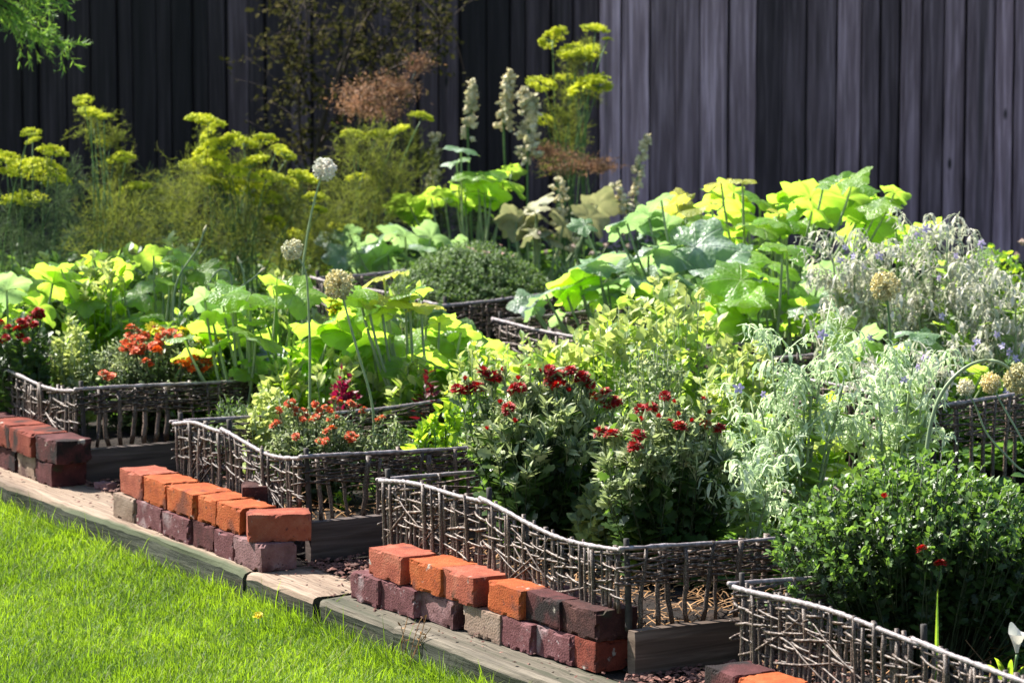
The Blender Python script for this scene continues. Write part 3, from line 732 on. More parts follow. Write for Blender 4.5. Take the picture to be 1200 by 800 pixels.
# ------------------------------------------------------------------ leaf and flower templates
def lance(w=.22, fold=.06, curl=.12):
    ys = [0, .3, .65, 1.]; ws = [.03, w, w * .85, 0.0]; V = []; 
    for y, a in zip(ys[:-1], ws[:-1]):
        z = -curl * y * y
        V += [(-a, y, z + fold * a * 4), (0, y, z), (a, y, z + fold * a * 4)]
    V.append((0, 1, -curl))
    F = [(0, 1, 4, 3), (1, 2, 5, 4), (3, 4, 7, 6), (4, 5, 8, 7), (6, 7, 9), (7, 8, 9)]
    return tmpl(V, F)
T_OVATE = lance(.3, .05, .15); T_NARROW = lance(.13, .04, .2); T_OBL = lance(.2, .06, .25)
def lobed():
    half = [(.04, 0), (.07, .22), (.32, .25), (.2, .42), (.4, .55), (.2, .68), (.24, .88), (0, 1.0)]
    V = [(0, y, -.12 * y * y) for y in (0, .22, .45, .7, 1.0)]; nb = len(V)
    for sx in (-1, 1):
        for (x, y) in half[:-1]: V.append((sx * x, y, -.12 * y * y + .1 * x))
    F = []
    for s in (0, 1):
        o = nb + s * 7; f = [(0, o, o + 1, 1), (1, o + 1, o + 2, o + 3, 2), (2, o + 3, o + 4, o + 5, 3), (3, o + 5, o + 6, 4)]
        F += [q if s else q[::-1] for q in f]
    return tmpl(V, F)
T_LOBED = lobed()
def squash(var):
    r_ = random.Random(var); V = [(0, 0, 0)]; UVs = [(0, 0)]; F = []; nt, nr = 46, 5
    ph = r_.uniform(0, 6); amp = r_.uniform(.05, .1)
    for k in range(1, nr + 1):
        for j in range(nt + 1):
            th = -math.pi + .12 + (2 * math.pi - .24) * j / nt       # angle from +y, gap at the stalk (-y)
            lob = 1 + .15 * math.cos(th * 5) + .035 * abs(math.cos(th * 2.5)) ** 6 + .02 * math.cos(th * 15 + .5) + .03 * math.sin(th * 23) - .12 * (abs(th) / math.pi) ** 6
            lob *= .93 + .1 * math.cos(th)
            rr = k / nr; rad = rr * (lob if k == nr else 1 + (lob - 1) * rr)
            x, y = math.sin(th) * rad, math.cos(th) * rad
            z = .30 * rr - .36 * rr * rr + amp * rr * math.sin(th * 3 + ph) * rr + .045 * rr * math.cos(th * 7) + .04 * rr ** 3 * math.sin(th * 11 + ph) - .1 * max(0, y) ** 2
            V.append((x, y, z)); UVs.append((x, y))
    for j in range(nt): F.append((0, 1 + j + 1, 1 + j))
    for k in range(nr - 1):
        for j in range(nt):
            a = 1 + k * (nt + 1) + j; b = a + nt + 1; F.append((a, a + 1, b + 1, b))
    return tmpl(V, F, UVs)
T_SQ = [squash(i) for i in range(5)]
T_BLOB = tmpl([(0, 0, -1), (1, 0, 0), (0, 1, 0), (-1, 0, 0), (0, -1, 0), (0, 0, 1), (.6, .6, .5), (-.6, .6, .5), (-.6, -.6, .5), (.6, -.6, .5)],
              [(0, 2, 1), (0, 3, 2), (0, 4, 3), (0, 1, 4), (1, 2, 6), (2, 3, 7), (3, 4, 8), (4, 1, 9), (1, 6, 5, 9), (2, 7, 5, 6), (3, 8, 5, 7), (4, 9, 5, 8)])
T_DISC = tmpl([(math.cos(i * 1.0472) , math.sin(i * 1.0472), 0) for i in range(6)] + [(math.cos(i * 1.0472) * .8, math.sin(i * 1.0472) * .8, .45) for i in range(6)] + [(0, 0, -1.2)],
              [(6, 7, 8, 9, 10, 11)] + [(i, (i + 1) % 6, (i + 1) % 6 + 6, i + 6) for i in range(6)] + [((i + 1) % 6, i, 12) for i in range(6)])

def petal_flower(name, mats, layers, seed, centre=None):
    """layers: (n petals, inner radius, length, width, elevation deg, z)"""
    mb = MB(); r_ = np.random.default_rng(seed)
    T = tmpl([(-.12, 0, 0), (.12, 0, 0), (-.5, .45, .03), (0, .45, -.05), (.5, .45, .03), (-.34, .85, 0), (.34, .85, 0), (0, 1, -.03)], [(0, 1, 4, 3, 2), (2, 3, 4, 6, 7, 5)])
    for (n, r0, L, w, elv, z) in layers:
        a = np.arange(n) * 2 * np.pi / n + r_.uniform(0, 1) + r_.normal(0, .12, n); e = np.radians(elv) + r_.normal(0, .12, n)
        d = np.stack([np.cos(a) * np.cos(e), np.sin(a) * np.cos(e), np.sin(e)], 1)
        pos = np.stack([np.cos(a) * r0, np.sin(a) * r0, np.full(n, z)], 1)
        up = np.stack([-np.cos(a) * np.sin(e), -np.sin(a) * np.sin(e), np.cos(e)], 1)
        l = L * r_.uniform(.85, 1.1, n); stamp(mb, T, pos, frames(d, up), np.stack([np.full(n, w), l, l], 1))
    if centre: stamp(mb, T_BLOB, np.array([[0, 0, centre[1]]]), np.eye(3)[None], np.array([[centre[0], centre[0], centre[0] * .6]]), 1)
    tubes(mb, np.array([[0, 0, -.03], [0, 0, -.01], [0, 0, 0.]]), np.array([.0012, .0014, .003]), 5, len(mats) - 1)
    return mb.mesh(name, mats)
MUMF = [petal_flower('flower', [MT['red'], MT['red'], MT['stem']], [(22, .004, .0165, .0066, -10, .0), (20, .003, .015, .0062, 6, .002), (18, .003, .0125, .0058, 24, .004), (14, .002, .009, .005, 45, .005), (9, .001, .006, .004, 68, .006)], i) for i in range(3)]
MUMB = petal_flower('flower', [MT['red'], MT['red'], MT['stem']], [(10, .003, .009, .005, 55, .0), (8, .002, .009, .004, 72, .002)], 9)
MUMO = petal_flower('flower', [MT['orange'], MT['rust'], MT['stem']], [(16, .004, .017, .0058, -8, .0), (14, .003, .015, .0055, 14, .003), (10, .002, .011, .005, 38, .005)], 4, (.004, .006))
MARI = [petal_flower('flower', [MT['orange'], MT['rust'], MT['stem']], [(10, .003, .012, .008, -4, .0), (9, .002, .009, .007, 18, .002), (6, .001, .006, .005, 45, .003)], 20 + i, (.003, .004)) for i in range(2)]
CALF = petal_flower('flower', [MT['yel_fl'], MT['rust'], MT['stem']], [(16, .004, .022, .007, 5, .0), (12, .003, .016, .006, 25, .002)], 31, (.006, .003))
PETF = petal_flower('flower', [MT['purple'], MT['purple'], MT['stem']], [(5, .002, .022, .022, 28, .0)], 33, (.004, .002))
BORF = petal_flower('flower', [MT['lilac'], MT['white'], MT['stem']], [(5, .001, .012, .007, 12, .0)], 35, (.0025, .002))
DAND = petal_flower('flower', [MT['yel_fl'], MT['yel_fl'], MT['stem']], [(18, .001, .012, .003, 8, .0), (14, .001, .009, .003, 40, .001)], 37, (.003, .002))

def rot_to(d, spin=0.):
    return (Vector([float(a) for a in d]).to_track_quat('Z', 'Y') @ Matrix.Rotation(spin, 3, 'Z').to_quaternion()).to_euler()

# ------------------------------------------------------------------ generic bushy plant
def bush(name, label, cat, px, by, ty, wpx, n, leaf, ls, nl, mats, flowers=(), fmesh=None, fs=1., t0=.25, tips=3, tipT=None, tips_s=.6, seed=0, z0=.06,
         group=None, flat=.35, lift=.3, droop=.15, depth_k=1., base_r=.15, stem_r=.0022, buds=0, lumps=.15, alpha=(45, 80), sizek=.5, fdepth=.6, tone=.8):
    rg = np.random.default_rng(seed + 1000)
    B = at(px, by, z0); s = proj(B)[2]; Ht = W(px, ty, B[1])[2] - z0; r = wpx / 2 / s
    root = thing(name, label, cat, B, 0, group)
    a = rg.uniform(0, 2 * np.pi, n); rf = np.sqrt(rg.uniform(0, 1, n)) * (1 + lumps * np.sin(a * 3 + seed) + lumps * .6 * np.sin(a * 7 + seed * 2))
    hz = Ht * (1 - flat * rf ** 2) * rg.uniform(.82, 1.02, n)
    end = np.stack([np.cos(a) * rf * r, np.sin(a) * rf * r * depth_k, hz], 1)
    fl = []
    for q in flowers:
        nx = (q[0] - px) / (wpx / 2); hz_ = (W(q[0], q[1], B[1])[2] - z0) / Ht
        rf2 = min(1.0, max(0.02, (1 - hz_) / max(flat, .1))); yd = B[1] - r * depth_k * math.sqrt(max(.0, rf2 - nx * nx)) * rg.uniform(.75, 1.) - .012 * fdepth; fl.append(W(q[0], q[1], yd) - B)
    if fl: fe = np.array(fl) - np.array([0, 0, .006]); end = np.vstack([end, fe])
    N = len(end); st = np.stack([end[:, 0] * base_r + rg.normal(0, .01, N), end[:, 1] * base_r + rg.normal(0, .01, N), np.zeros(N) - .01], 1)
    mid = st + (end - st) * np.array([.62, .62, .45]) + np.stack([rg.normal(0, .02, N), rg.normal(0, .02, N), rg.uniform(0, .03, N)], 1)
    mid[:, :2] *= (1 - lift * .3)
    K = 9; P = bez(st, mid, end, K)
    mb = MB(); tubes(mb, P, np.linspace(stem_r, stem_r * .4, K)[None].repeat(N, 0), 4); mb.build('stems', [mats[1]], root, True)
    # leaves
    k = nl; t = (t0 + (1 - t0) * (np.arange(k)[None] + rg.uniform(0, 1, (N, k))) / k); ii = np.arange(N)[:, None].repeat(k, 1)
    f = t * (K - 1); i0 = np.clip(f.astype(int), 0, K - 2); w = (f - i0)[..., None]
    pos = (P[ii, i0] * (1 - w) + P[ii, i0 + 1] * w).reshape(-1, 3); tan = norm(P[ii, i0 + 1] - P[ii, i0]).reshape(-1, 3); tt = t.ravel()
    M = len(pos); rv = rg.normal(0, 1, (M, 3)); perp = norm(rv - (rv * tan).sum(1, keepdims=True) * tan)
    al = np.radians(rg.uniform(alpha[0], alpha[1], M))[:, None] * (1 - .35 * tt[:, None])
    d = tan * np.cos(al) + perp * np.sin(al); d[:, 2] -= droop * rg.uniform(0, 1.6, M)
    out = pos.copy(); out[:, 2] *= .3
    up = NUP[None] + norm(out) * .5 + rg.normal(0, .42, (M, 3))
    S = ls * (1.25 - sizek * tt) * rg.uniform(.65, 1.2, M)
    mb = MB()
    FR = frames(d, up); pale = (tt > tone) & (rg.uniform(0, 1, M) < .6)
    stamp(mb, leaf, pos[~pale], FR[~pale], S[~pale], 0); stamp(mb, leaf, pos[pale], FR[pale], S[pale], 1)
    # shoot tips
    if tips:
        e = P[:, -1]; tn = norm(P[:, -1] - P[:, -2]); e2 = e.repeat(tips, 0); tn2 = tn.repeat(tips, 0); M2 = len(e2)
        rv = rg.normal(0, 1, (M2, 3)); pp = norm(rv - (rv * tn2).sum(1, keepdims=True) * tn2); al = np.radians(rg.uniform(15, 65, M2))[:, None]
        stamp(mb, tipT or leaf, e2 - tn2 * rg.uniform(0, .02, M2)[:, None], frames(tn2 * np.cos(al) + pp * np.sin(al), NUP[None] + rg.normal(0, .5, (M2, 3))), ls * tips_s * rg.uniform(.6, 1.2, M2), 1)
    if buds:
        e = P[:, -1].repeat(buds, 0); M3 = len(e); off = rg.normal(0, .009, (M3, 3)); off[:, 2] = np.abs(off[:, 2]) * .7
        bp = e + off; stamp(mb, T_DISC, bp, frames(rg.normal(0, 1, (M3, 3)) * .3 + np.array([1., 0, 0]), NUP[None] + rg.normal(0, .25, (M3, 3))), rg.uniform(.0028, .0045, M3), 1)
        q0 = P[:, -2].repeat(buds, 0); tubes(mb, np.stack([q0, (q0 + bp) / 2 + rg.normal(0, .002, (M3, 3)), bp - np.array([0, 0, .003])], 1), np.full((M3, 3), .0008), 3, 1)
    mb.build('foliage', [mats[0], mats[2] if len(mats) > 2 else mats[0]], root)
    for i, p in enumerate(fl):
        m = fmesh[i % len(fmesh)] if isinstance(fmesh, list) else fmesh
        sc = fs * rg.uniform(.75, 1.12)
        if len(flowers[i]) > 2: 
            if flowers[i][2] == 'o': m = MUMO
            elif flowers[i][2] == 'b': m = MUMB; sc = fs * .9
        link('flower', m, root, p, rot_to((rg.normal(0, .3), rg.normal(-.25, .3), 1), rg.uniform(0, 6)), sc)
    return root

# ------------------------------------------------------------------ squash style plants with placed leaves
def leafy(label, base, leaves, mat, seed=0, group='squash plants', dj=.12, name='squash_plant', cat='squash plant', z0=.05, extra=0, stem='stem_pale', mats2=None, face=.55):
    """leaves: (px, py, width px, tilt towards viewer, optional second material flag)"""
    rg = np.random.default_rng(seed + 500); B = at(base[0], base[1], z0); s = proj(B)[2]
    root = thing(name, label, cat, B, 0, group); mb = MB(); ms = MB()
    lv = list(leaves)
    for i in range(extra):
        q = lv[rg.integers(len(leaves))]; lv.append((q[0] + rg.normal(0, 28), q[1] + abs(rg.normal(10, 18)), q[2] * rg.uniform(.6, .95), q[3] + rg.normal(0, .3)) + tuple(q[4:]))
    for i, q in enumerate(lv):
        yd = B[1] + rg.uniform(-dj, dj); c = W(q[0], q[1], yd) - B; w = q[2] / s / 2 * rg.uniform(.72, 1.0)
        til = q[3] + .3 if rg.random() < .38 else -(.6 + q[3]); azr = rg.normal(0, .5)
        nrm = norm(np.array([rg.normal(0, .3) + .15, -til, 1.0]))
        out = c.copy(); out[2] = 0; out = norm(out + rg.normal(0, .05, 3)) if np.linalg.norm(out) > .02 else norm(rg.normal(0, 1, 3))
        d = out + np.array([azr * .5, -.45, 0]); d[2] = 0
        fr = frames(d[None], nrm[None]); sc = np.array([[w, w * rg.uniform(.85, 1.05), w]])
        stamp(mb, T_SQ[rg.integers(5)], c[None], fr, sc, 1 if len(q) > 4 and q[4] else 0)
        p0 = np.array([rg.normal(0, .03), rg.normal(0, .03), -.01]); p1 = p0 + (c - p0) * np.array([.75, .75, .5]) + np.array([0, 0, -.01]); 
        K = 9; P = bez(p0[None], p1[None], c[None], K); tubes(ms, P, np.linspace(.0058, .0034, K)[None], 6)
    ms.build('stems', [MT[stem]], root, True)
    mb.build('foliage', [MT[mat], MT[mats2 or 'squash_yellow']], root, True)
    return root

# ---- front row, left bed
leafy('broad leaved squash at the left border, behind the dark red blooms', (20, 478), [(8, 340, 80, .5, 1), (-10, 330, 60, .3), (62, 332, 100, .35), (95, 345, 70, .8), (20, 365, 60, .6), (-25, 360, 70, .5)], 'squash', 1, extra=8, mats2='squash_blue')
leafy('squash with bright leaves rising behind the left orange flowers', (190, 470), [(120, 350, 80, .5), (165, 345, 95, .25), (205, 310, 62, .2), (180, 300, 50, .6), (140, 318, 50, .4), (110, 305, 45, .5), (225, 345, 60, .7), (75, 318, 55, .6), (180, 372, 70, .6), (215, 300, 55, .3), (150, 378, 70, .8), (240, 318, 55, .5)], 'squash', 2, extra=14)
leafy('squash with pale green leaves between the garlic scapes and the cream allium', (300, 520), [(268, 350, 66, .5), (300, 395, 92, .35), (345, 345, 80, .5), (325, 335, 70, .3), (275, 375, 66, .6), (385, 395, 110, .3), (375, 425, 85, .7), (330, 440, 95, .6, 1), (345, 460, 70, .7), (300, 420, 60, .5), (250, 380, 70, .5), (400, 360, 60, .6), (240, 350, 60, .4, 1)], 'squash', 3, extra=22, mats2='squash_blue')
leafy('yellow green squash in the centre beside the maroon amaranth', (490, 530), [(420, 390, 90, .4), (470, 425, 95, .9), (500, 400, 80, .5), (450, 350, 75, .3, 1), (480, 345, 75, .4), (420, 340, 60, .3), (500, 358, 56, .5, 1), (515, 378, 60, .5), (445, 375, 75, .6), (540, 400, 66, .7), (510, 430, 80, .9), (395, 375, 60, .5), (450, 325, 55, .3, 1), (540, 440, 66, .7), (575, 420, 75, .6), (560, 450, 66, .8)], 'squash', 4, extra=30)
leafy('blue green cabbage like plant half hidden in the central foliage', (440, 500), [(420, 372, 50, .6), (460, 372, 60, .7), (500, 378, 55, .6), (440, 395, 55, .8)], 'squash_blue', 5, extra=10, name='leafy_plant', cat='vegetable plant', group=None)
leafy('squash just below the small wattle fence in the middle of the garden', (620, 505), [(575, 412, 60, .7), (640, 425, 70, .8), (560, 405, 50, .6), (680, 430, 70, .8), (630, 440, 75, .8), (590, 430, 66, .8), (660, 455, 66, .9), (610, 465, 66, .9)], 'squash', 6, extra=18)
leafy('pale leaved squash under the tall seed stalks right of the thyme mound', (740, 450), [(620, 355, 60, .4, 1), (700, 310, 100, .35, 1), (740, 320, 90, .4, 1), (680, 335, 80, .5), (760, 300, 70, .4, 1), (720, 345, 80, .7), (660, 330, 60, .5), (780, 335, 70, .5), (760, 350, 70, .7), (640, 345, 55, .5, 1)], 'squash', 7, extra=18, mats2='squash_blue')
leafy('tall squash with upright bright leaves against the right part of the plank fence', (880, 425), [(820, 245, 70, .5, 1), (860, 225, 60, .3), (845, 215, 45, .3, 1), (830, 262, 60, .7), (985, 220, 95, .25), (950, 232, 90, .4), (1005, 245, 90, .1), (890, 235, 75, .8), (920, 240, 66, .6), (870, 250, 80, .5), (960, 255, 75, .8), (1015, 262, 66, .6), (850, 280, 75, .5), (790, 250, 60, .6), (1030, 240, 60, .2), (915, 262, 80, .7), (800, 235, 50, .5, 1), (870, 212, 40, .3, 1), (1000, 210, 50, .6)], 'squash', 8, extra=26, dj=.2)
leafy('grey green squash with big lobed leaves left of the bright squash by the fence', (830, 440), [(815, 290, 105, .9), (780, 265, 66, .6), (790, 300, 80, .8), (850, 305, 75, .9), (760, 255, 60, .5), (830, 320, 66, .8), (775, 235, 50, .5), (735, 262, 55, .5)], 'squash_blue', 9, extra=12, group='squash plants')
leafy('squash with a flat topped pale leaf directly left of the lilac borage', (920, 480), [(922, 290, 80, .5), (868, 328, 85, .4), (895, 348, 75, .6), (960, 325, 90, .55, 1), (945, 352, 60, .4), (850, 350, 75, .7), (905, 310, 75, .9), (870, 375, 80, .8), (935, 372, 75, .8), (830, 380, 66, .8), (980, 340, 60, .6, 1)], 'squash', 10, extra=20, mats2='squash_blue')
leafy('squash leaves showing between the two borage clumps on the right', (1060, 530), [(1075, 392, 70, .7, 1), (1120, 390, 60, .5), (1010, 400, 75, .6, 1), (1030, 415, 66, .7), (1060, 410, 66, .8, 1), (985, 385, 60, .6), (1150, 440, 60, .7), (1000, 425, 60, .8)], 'squash', 11, extra=14, mats2='squash_blue')
leafy('squash with crisp lit leaves standing high behind the thyme mound', (555, 352), [(505, 232, 72, .4), (560, 205, 70, .5), (590, 215, 62, .4), (545, 225, 55, .8), (480, 240, 60, .3), (575, 232, 50, .5), (535, 190, 45, .7, 1), (540, 175, 45, 1.0, 1), (600, 200, 40, .3)], 'squash', 12, extra=8, mats2='squash_blue')
leafy('dull blue green squash low behind the thyme mound, below the tall lit leaves', (470, 370), [(440, 285, 70, .7), (475, 278, 75, .6), (500, 290, 60, .8), (520, 300, 50, .7), (425, 300, 50, .7), (455, 300, 60, .9), (410, 275, 45, .6)], 'squash_blue', 13, extra=12)
leafy('withered pale squash leaves hanging between the thyme mound and the seed stalks', (630, 362), [(605, 260, 60, 1.4), (630, 240, 55, 1.2), (625, 275, 50, 1.6), (700, 240, 60, .8), (690, 255, 66, 1.3), (660, 265, 50, 1.5)], 'brown_leaf', 14, extra=8, mats2='squash_blue')
leafy('low squash on the shaded ground right of the bright squash at the fence', (1040, 400), [(1050, 262, 60, .6), (1085, 270, 60, .8), (1060, 285, 66, .9), (1030, 280, 66, .8), (1090, 300, 60, .8)], 'squash', 15, extra=10)
leafy('pair of cabbages with blue grey leaves beside the yellow flowers', (285, 505), [(262, 420, 40, .9), (285, 415, 44, .8), (305, 410, 44, .8), (325, 418, 40, 1), (275, 428, 44, 1.2), (300, 428, 44, 1.2), (318, 430, 38, 1.2), (255, 430, 36, 1)], 'cabbage', 16, name='cabbage', cat='cabbage', group=None, dj=.05, extra=10)

# ---- red mums and marigolds
z5 = lambda L: [(440 + q[0] * .2749, 420 + q[1] * .2749) + tuple(q[2:]) for q in L]
z6 = lambda L: [(660 + q[0] * .2625, 430 + q[1] * .2625) + tuple(q[2:]) for q in L]
bush('chrysanthemum', 'dark red mum with the fuller flower head, left of the two in the front bed', 'chrysanthemum', 632, 656, 446, 182, 150, T_LOBED, .042, 13, [MT['mum'], MT['stem_dark'], MT['mum_tip']],
     flowers=z5([(460, 55), (490, 82), (508, 78), (350, 130), (390, 128), (435, 120), (590, 128), (620, 122), (565, 212), (532, 190, 'b'), (470, 185, 'b'), (475, 305, 'b'), (700, 60, 'b'), (740, 50), (830, 52), (780, 72), (800, 114), (778, 118), (870, 85), (905, 105), (930, 165, 'o'), (980, 140), (1020, 182), (990, 190), (548, 50, 'b'), (750, 92), (592, 270, 'b'), (655, 42, 'b'), (610, 88, 'b'), (885, 75), (915, 110), (825, 140, 'b'), (380, 90, 'b')]),
     fmesh=MUMF, fs=1.02, t0=.2, tips=8, tipT=T_NARROW, tips_s=.8, seed=1, buds=4, flat=.3, base_r=.3, tone=.8)
bush('chrysanthemum', 'dark red mum with sparser flowers, right of the two in the front bed', 'chrysanthemum', 775, 684, 478, 165, 140, T_LOBED, .042, 13, [MT['mum'], MT['stem_dark'], MT['mum_tip']],
     flowers=z6([(455, 128), (395, 180), (345, 187), (520, 264), (695, 272), (632, 250, 'o'), (338, 303), (322, 350), (305, 378, 'b'), (475, 248, 'b'), (510, 215, 'b'), (425, 225, 'b'), (650, 208, 'b'), (575, 245, 'b'), (625, 148, 'b'), (170, 290), (218, 300), (350, 237, 'b'), (500, 162, 'b')]),
     fmesh=MUMF, fs=1.0, t0=.2, tips=8, tipT=T_NARROW, tips_s=.8, seed=2, buds=6, flat=.25, base_r=.3, tone=.78)
z7 = lambda L: [(800 + q[0] * .3376, 530 + q[1] * .3376) + tuple(q[2:]) for q in L]
bush('herb_bush', 'big dark green bush filling the near right bed, with a couple of dark red blooms', 'bush', 1075, 772, 534, 350, 720, T_LOBED, .024, 17, [MT['dark'], MT['stem_dark'], MT['dark_tip']],
     flowers=z7([(830, 335), (895, 385), (700, 155, 'b')]), fmesh=MUMF, fs=.95, t0=.3, tips=4, tipT=T_OVATE, tips_s=.65, seed=3, flat=.38, lumps=.1, depth_k=.8, base_r=.5, fdepth=3.2, tone=.86)
bush('herb_bush', 'dark green bush at the right border behind the near right bush', 'bush', 1215, 735, 590, 150, 130, T_OVATE, .032, 15, [MT['dark'], MT['stem_dark'], MT['dark_tip']], seed=33, flat=.4, base_r=.5, t0=.3)
jl = lambda L, d: L + [(x + d * math.sin(i * 2.3 + 1), y + d * .6 * math.cos(i * 3.1)) for i, (x, y) in enumerate(L)]
z3 = lambda L: jl([(160 + q[0] * .35, 420 + q[1] * .35) for q in L], 7)
bush('orange_flower_plant', 'low grey green plant with small orange red flowers inside the middle wattle bed', 'flowering plant', 378, 592, 484, 125, 110, T_OBL, .022, 16, [MT['mari'], MT['stem_dark'], MT['mum_tip']],
     flowers=z3([(520, 160), (480, 180), (470, 212), (535, 185), (570, 190), (600, 160), (630, 160), (680, 145), (715, 145), (755, 178), (822, 195), (637, 242), (635, 270), (620, 283), (715, 252), (720, 272), (532, 257), (585, 205), (665, 195), (508, 150), (610, 175)]),
     fmesh=MARI, fs=.85, t0=.2, tips=5, tipT=T_NARROW, tips_s=.9, seed=4, buds=2, flat=.3, base_r=.3)
z4 = lambda L: jl([(q[0] * .3376, 240 + q[1] * .3376) for q in L], 9)
bush('orange_flower_plant', 'bushy plant with orange red flowers at the corner of the far left wattle bed', 'flowering plant', 182, 509, 388, 178, 170, T_OBL, .026, 16, [MT['mari'], MT['stem_dark'], MT['mum_tip']],
     flowers=z4([(440, 480), (465, 485), (500, 495), (465, 505), (505, 452), (555, 470), (595, 445), (480, 440), (505, 540), (660, 530), (690, 520), (700, 545), (720, 555), (680, 560), (640, 555), (380, 595), (565, 435), (530, 490), (700, 515), (430, 500), (545, 500), (470, 460), (610, 540)]),
     fmesh=MARI, fs=1.3, t0=.2, tips=5, tipT=T_NARROW, tips_s=.8, seed=5, buds=2, flat=.35, base_r=.35, depth_k=.72)
bush('dark_flower_plant', 'dark leaved plant with deep red blooms at the left border', 'flowering plant', 22, 505, 368, 110, 80, T_LOBED, .035, 12, [MT['mum'], MT['stem_dark'], MT['mum']],
     flowers=z4([(70, 455), (75, 420), (130, 370), (60, 430), (20, 460), (145, 385), (95, 400), (30, 425)]), fmesh=MUMF, fs=.8, seed=6, base_r=.4)
bush('petunia', 'single purple petunia at the rim of the far left wattle bed', 'petunia', 46, 498, 428, 30, 14, T_OVATE, .03, 6, [MT['mum'], MT['stem_dark'], MT['mum']], flowers=[(40, 418), (50, 420), (45, 424), (36, 424)], fmesh=PETF, fs=.9, seed=7)
bush('lime_plant', 'lime green leafy plant beside the orange red flowers of the far left bed', 'leafy plant', 84, 505, 372, 55, 45, T_OVATE, .032, 16, [MT['lime'], MT['stem_pale'], MT['lime']], seed=8, flat=.3, base_r=.5, t0=.1)
bush('lime_plant', 'lime green leafy plant beside the orange flowers inside the middle wattle bed', 'leafy plant', 318, 566, 452, 62, 40, T_OVATE, .036, 14, [MT['lime'], MT['stem_pale'], MT['lime']], seed=9, flat=.35, base_r=.5, t0=.1)
bush('grey_herb', 'grey green feathery herb at the left end of the middle wattle bed', 'herb', 272, 548, 462, 60, 60, T_NARROW, .022, 14, [MT['thyme'], MT['stem_dark'], MT['thyme']], seed=10, flat=.3, base_r=.4)
bush('basil_plant', 'bright green basil like plant left of the front red mum', 'leafy plant', 512, 600, 472, 62, 26, T_OVATE, .045, 9, [MT['basil'], MT['stem'], MT['basil']], seed=11, flat=.3, base_r=.4)
bush('grey_herb', 'pale grey herb spilling over the rail left of the front red mum', 'herb', 462, 592, 492, 70, 55, T_NARROW, .024, 12, [MT['thyme'], MT['stem_dark'], MT['mum_tip']], seed=12, flat=.35, base_r=.4, buds=2)
bush('pale_sage', 'pale grey leafed sage low between the two red mums', 'sage plant', 700, 668, 568, 70, 28, T_OVATE, .045, 9, [MT['lime'], MT['stem_pale'], MT['mum_tip']], seed=13, flat=.3, base_r=.4)
bush('trailing_sprig', 'small bright green sprig hanging on the side of the middle wattle', 'sprig', 400, 606, 572, 18, 4, T_OVATE, .022, 5, [MT['basil'], MT['stem'], MT['basil']], seed=14, z0=.05)
# ---- thyme mound
bush('thyme_mound', 'rounded grey green thyme mound with a few pink florets on the back wattle bed', 'thyme', 553, 374, 282, 196, 1300, T_OBL, .017, 15, [MT['thyme'], MT['stem_dark'], MT['thyme']],
     flowers=(), seed=15, flat=.6, lumps=.02, t0=.62, tips=4, base_r=.85, lift=0, stem_r=.0012, z0=.13)
root = [o for o in C.objects if o.name.startswith('thyme_mound')][0]
PINK = petal_flower('flower', [MT['pink'], MT['white'], MT['stem']], [(6, .001, .009, .008, 20, 0)], 50, (.003, .002))
for (x, y) in [(553, 292), (558, 295), (566, 295), (572, 296), (590, 297), (548, 290), (562, 298), (601, 300), (586, 287), (570, 300)]:
    link('flower', PINK, root, W(x, y, root.location[1] - .05) - np.array(root.location), (.3, .1, x), .8)
# ---- beans and tomato like tall light green plants
bn = [MT['bean'], MT['stem_pale'], MT['lime']]
bush('bean_plant', 'tall light green bean plant right of the centre, leaning over the red mums', 'bean plant', 720, 575, 335, 130, 46, T_OVATE, .055, 12, bn, seed=16, flat=.35, alpha=(35, 75), lumps=.3, base_r=.4)
bush('bean_plant', 'light green bean plant with arching stems under the bright squash leaves', 'bean plant', 800, 565, 338, 140, 46, T_OVATE, .05, 12, bn, seed=17, flat=.35, alpha=(35, 75), lumps=.3, base_r=.4)
bush('bean_plant', 'lower bean plant with pointed leaves directly behind the right red mum', 'bean plant', 850, 620, 425, 120, 40, T_OBL, .055, 11, bn, seed=18, flat=.35, lumps=.3, base_r=.4)
bush('bean_plant', 'yellowish bean plant directly behind the left red mum', 'bean plant', 640, 575, 400, 130, 38, T_OVATE, .05, 11, [MT['basil'], MT['stem_pale'], MT['lime']], seed=19, flat=.35, lumps=.3, base_r=.4)
bush('bean_plant', 'small leaved light green plant around the bent pale stem right of centre', 'bean plant', 760, 610, 400, 110, 60, T_OBL, .03, 14, [MT['bean'], MT['stem_pale'], MT['mum_tip']], seed=20, flat=.35, lumps=.2, base_r=.4, buds=2)
bush('lettuce_flower_plant', 'pale green plant gone to seed between the central squash and the beans', 'leafy plant', 560, 560, 400, 90, 40, T_OVATE, .036, 12, [MT['basil'], MT['stem_pale'], MT['lime']], seed=21, flat=.4)
bush('amaranth', 'maroon amaranth glowing behind the orange flowers of the middle bed', 'amaranth', 402, 540, 430, 36, 16, T_OVATE, .036, 11, [MT['magenta'], MT['stem_dark'], MT['magenta']], seed=22)
bush('amaranth', 'dark maroon amaranth sprig left of the front red mum', 'amaranth', 502, 545, 428, 26, 8, T_OBL, .04, 9, [MT['maroon_leaf'], MT['stem_dark'], MT['maroon_leaf']], seed=23)
bush('amaranth', 'small magenta amaranth tip among the yellow green central leaves', 'amaranth', 430, 520, 347, 12, 4, T_OBL, .03, 7, [MT['magenta'], MT['stem_dark'], MT['magenta']], seed=24)
bush('calendula', 'yellow flowers glowing low behind the left orange red flowers', 'calendula', 240, 510, 400, 60, 24, T_OVATE, .035, 8, [MT['basil'], MT['stem'], MT['basil']], flowers=[(215, 386), (228, 388), (240, 395), (255, 398), (236, 400), (210, 392), (180, 384)], fmesh=CALF, fs=.9, seed=25)
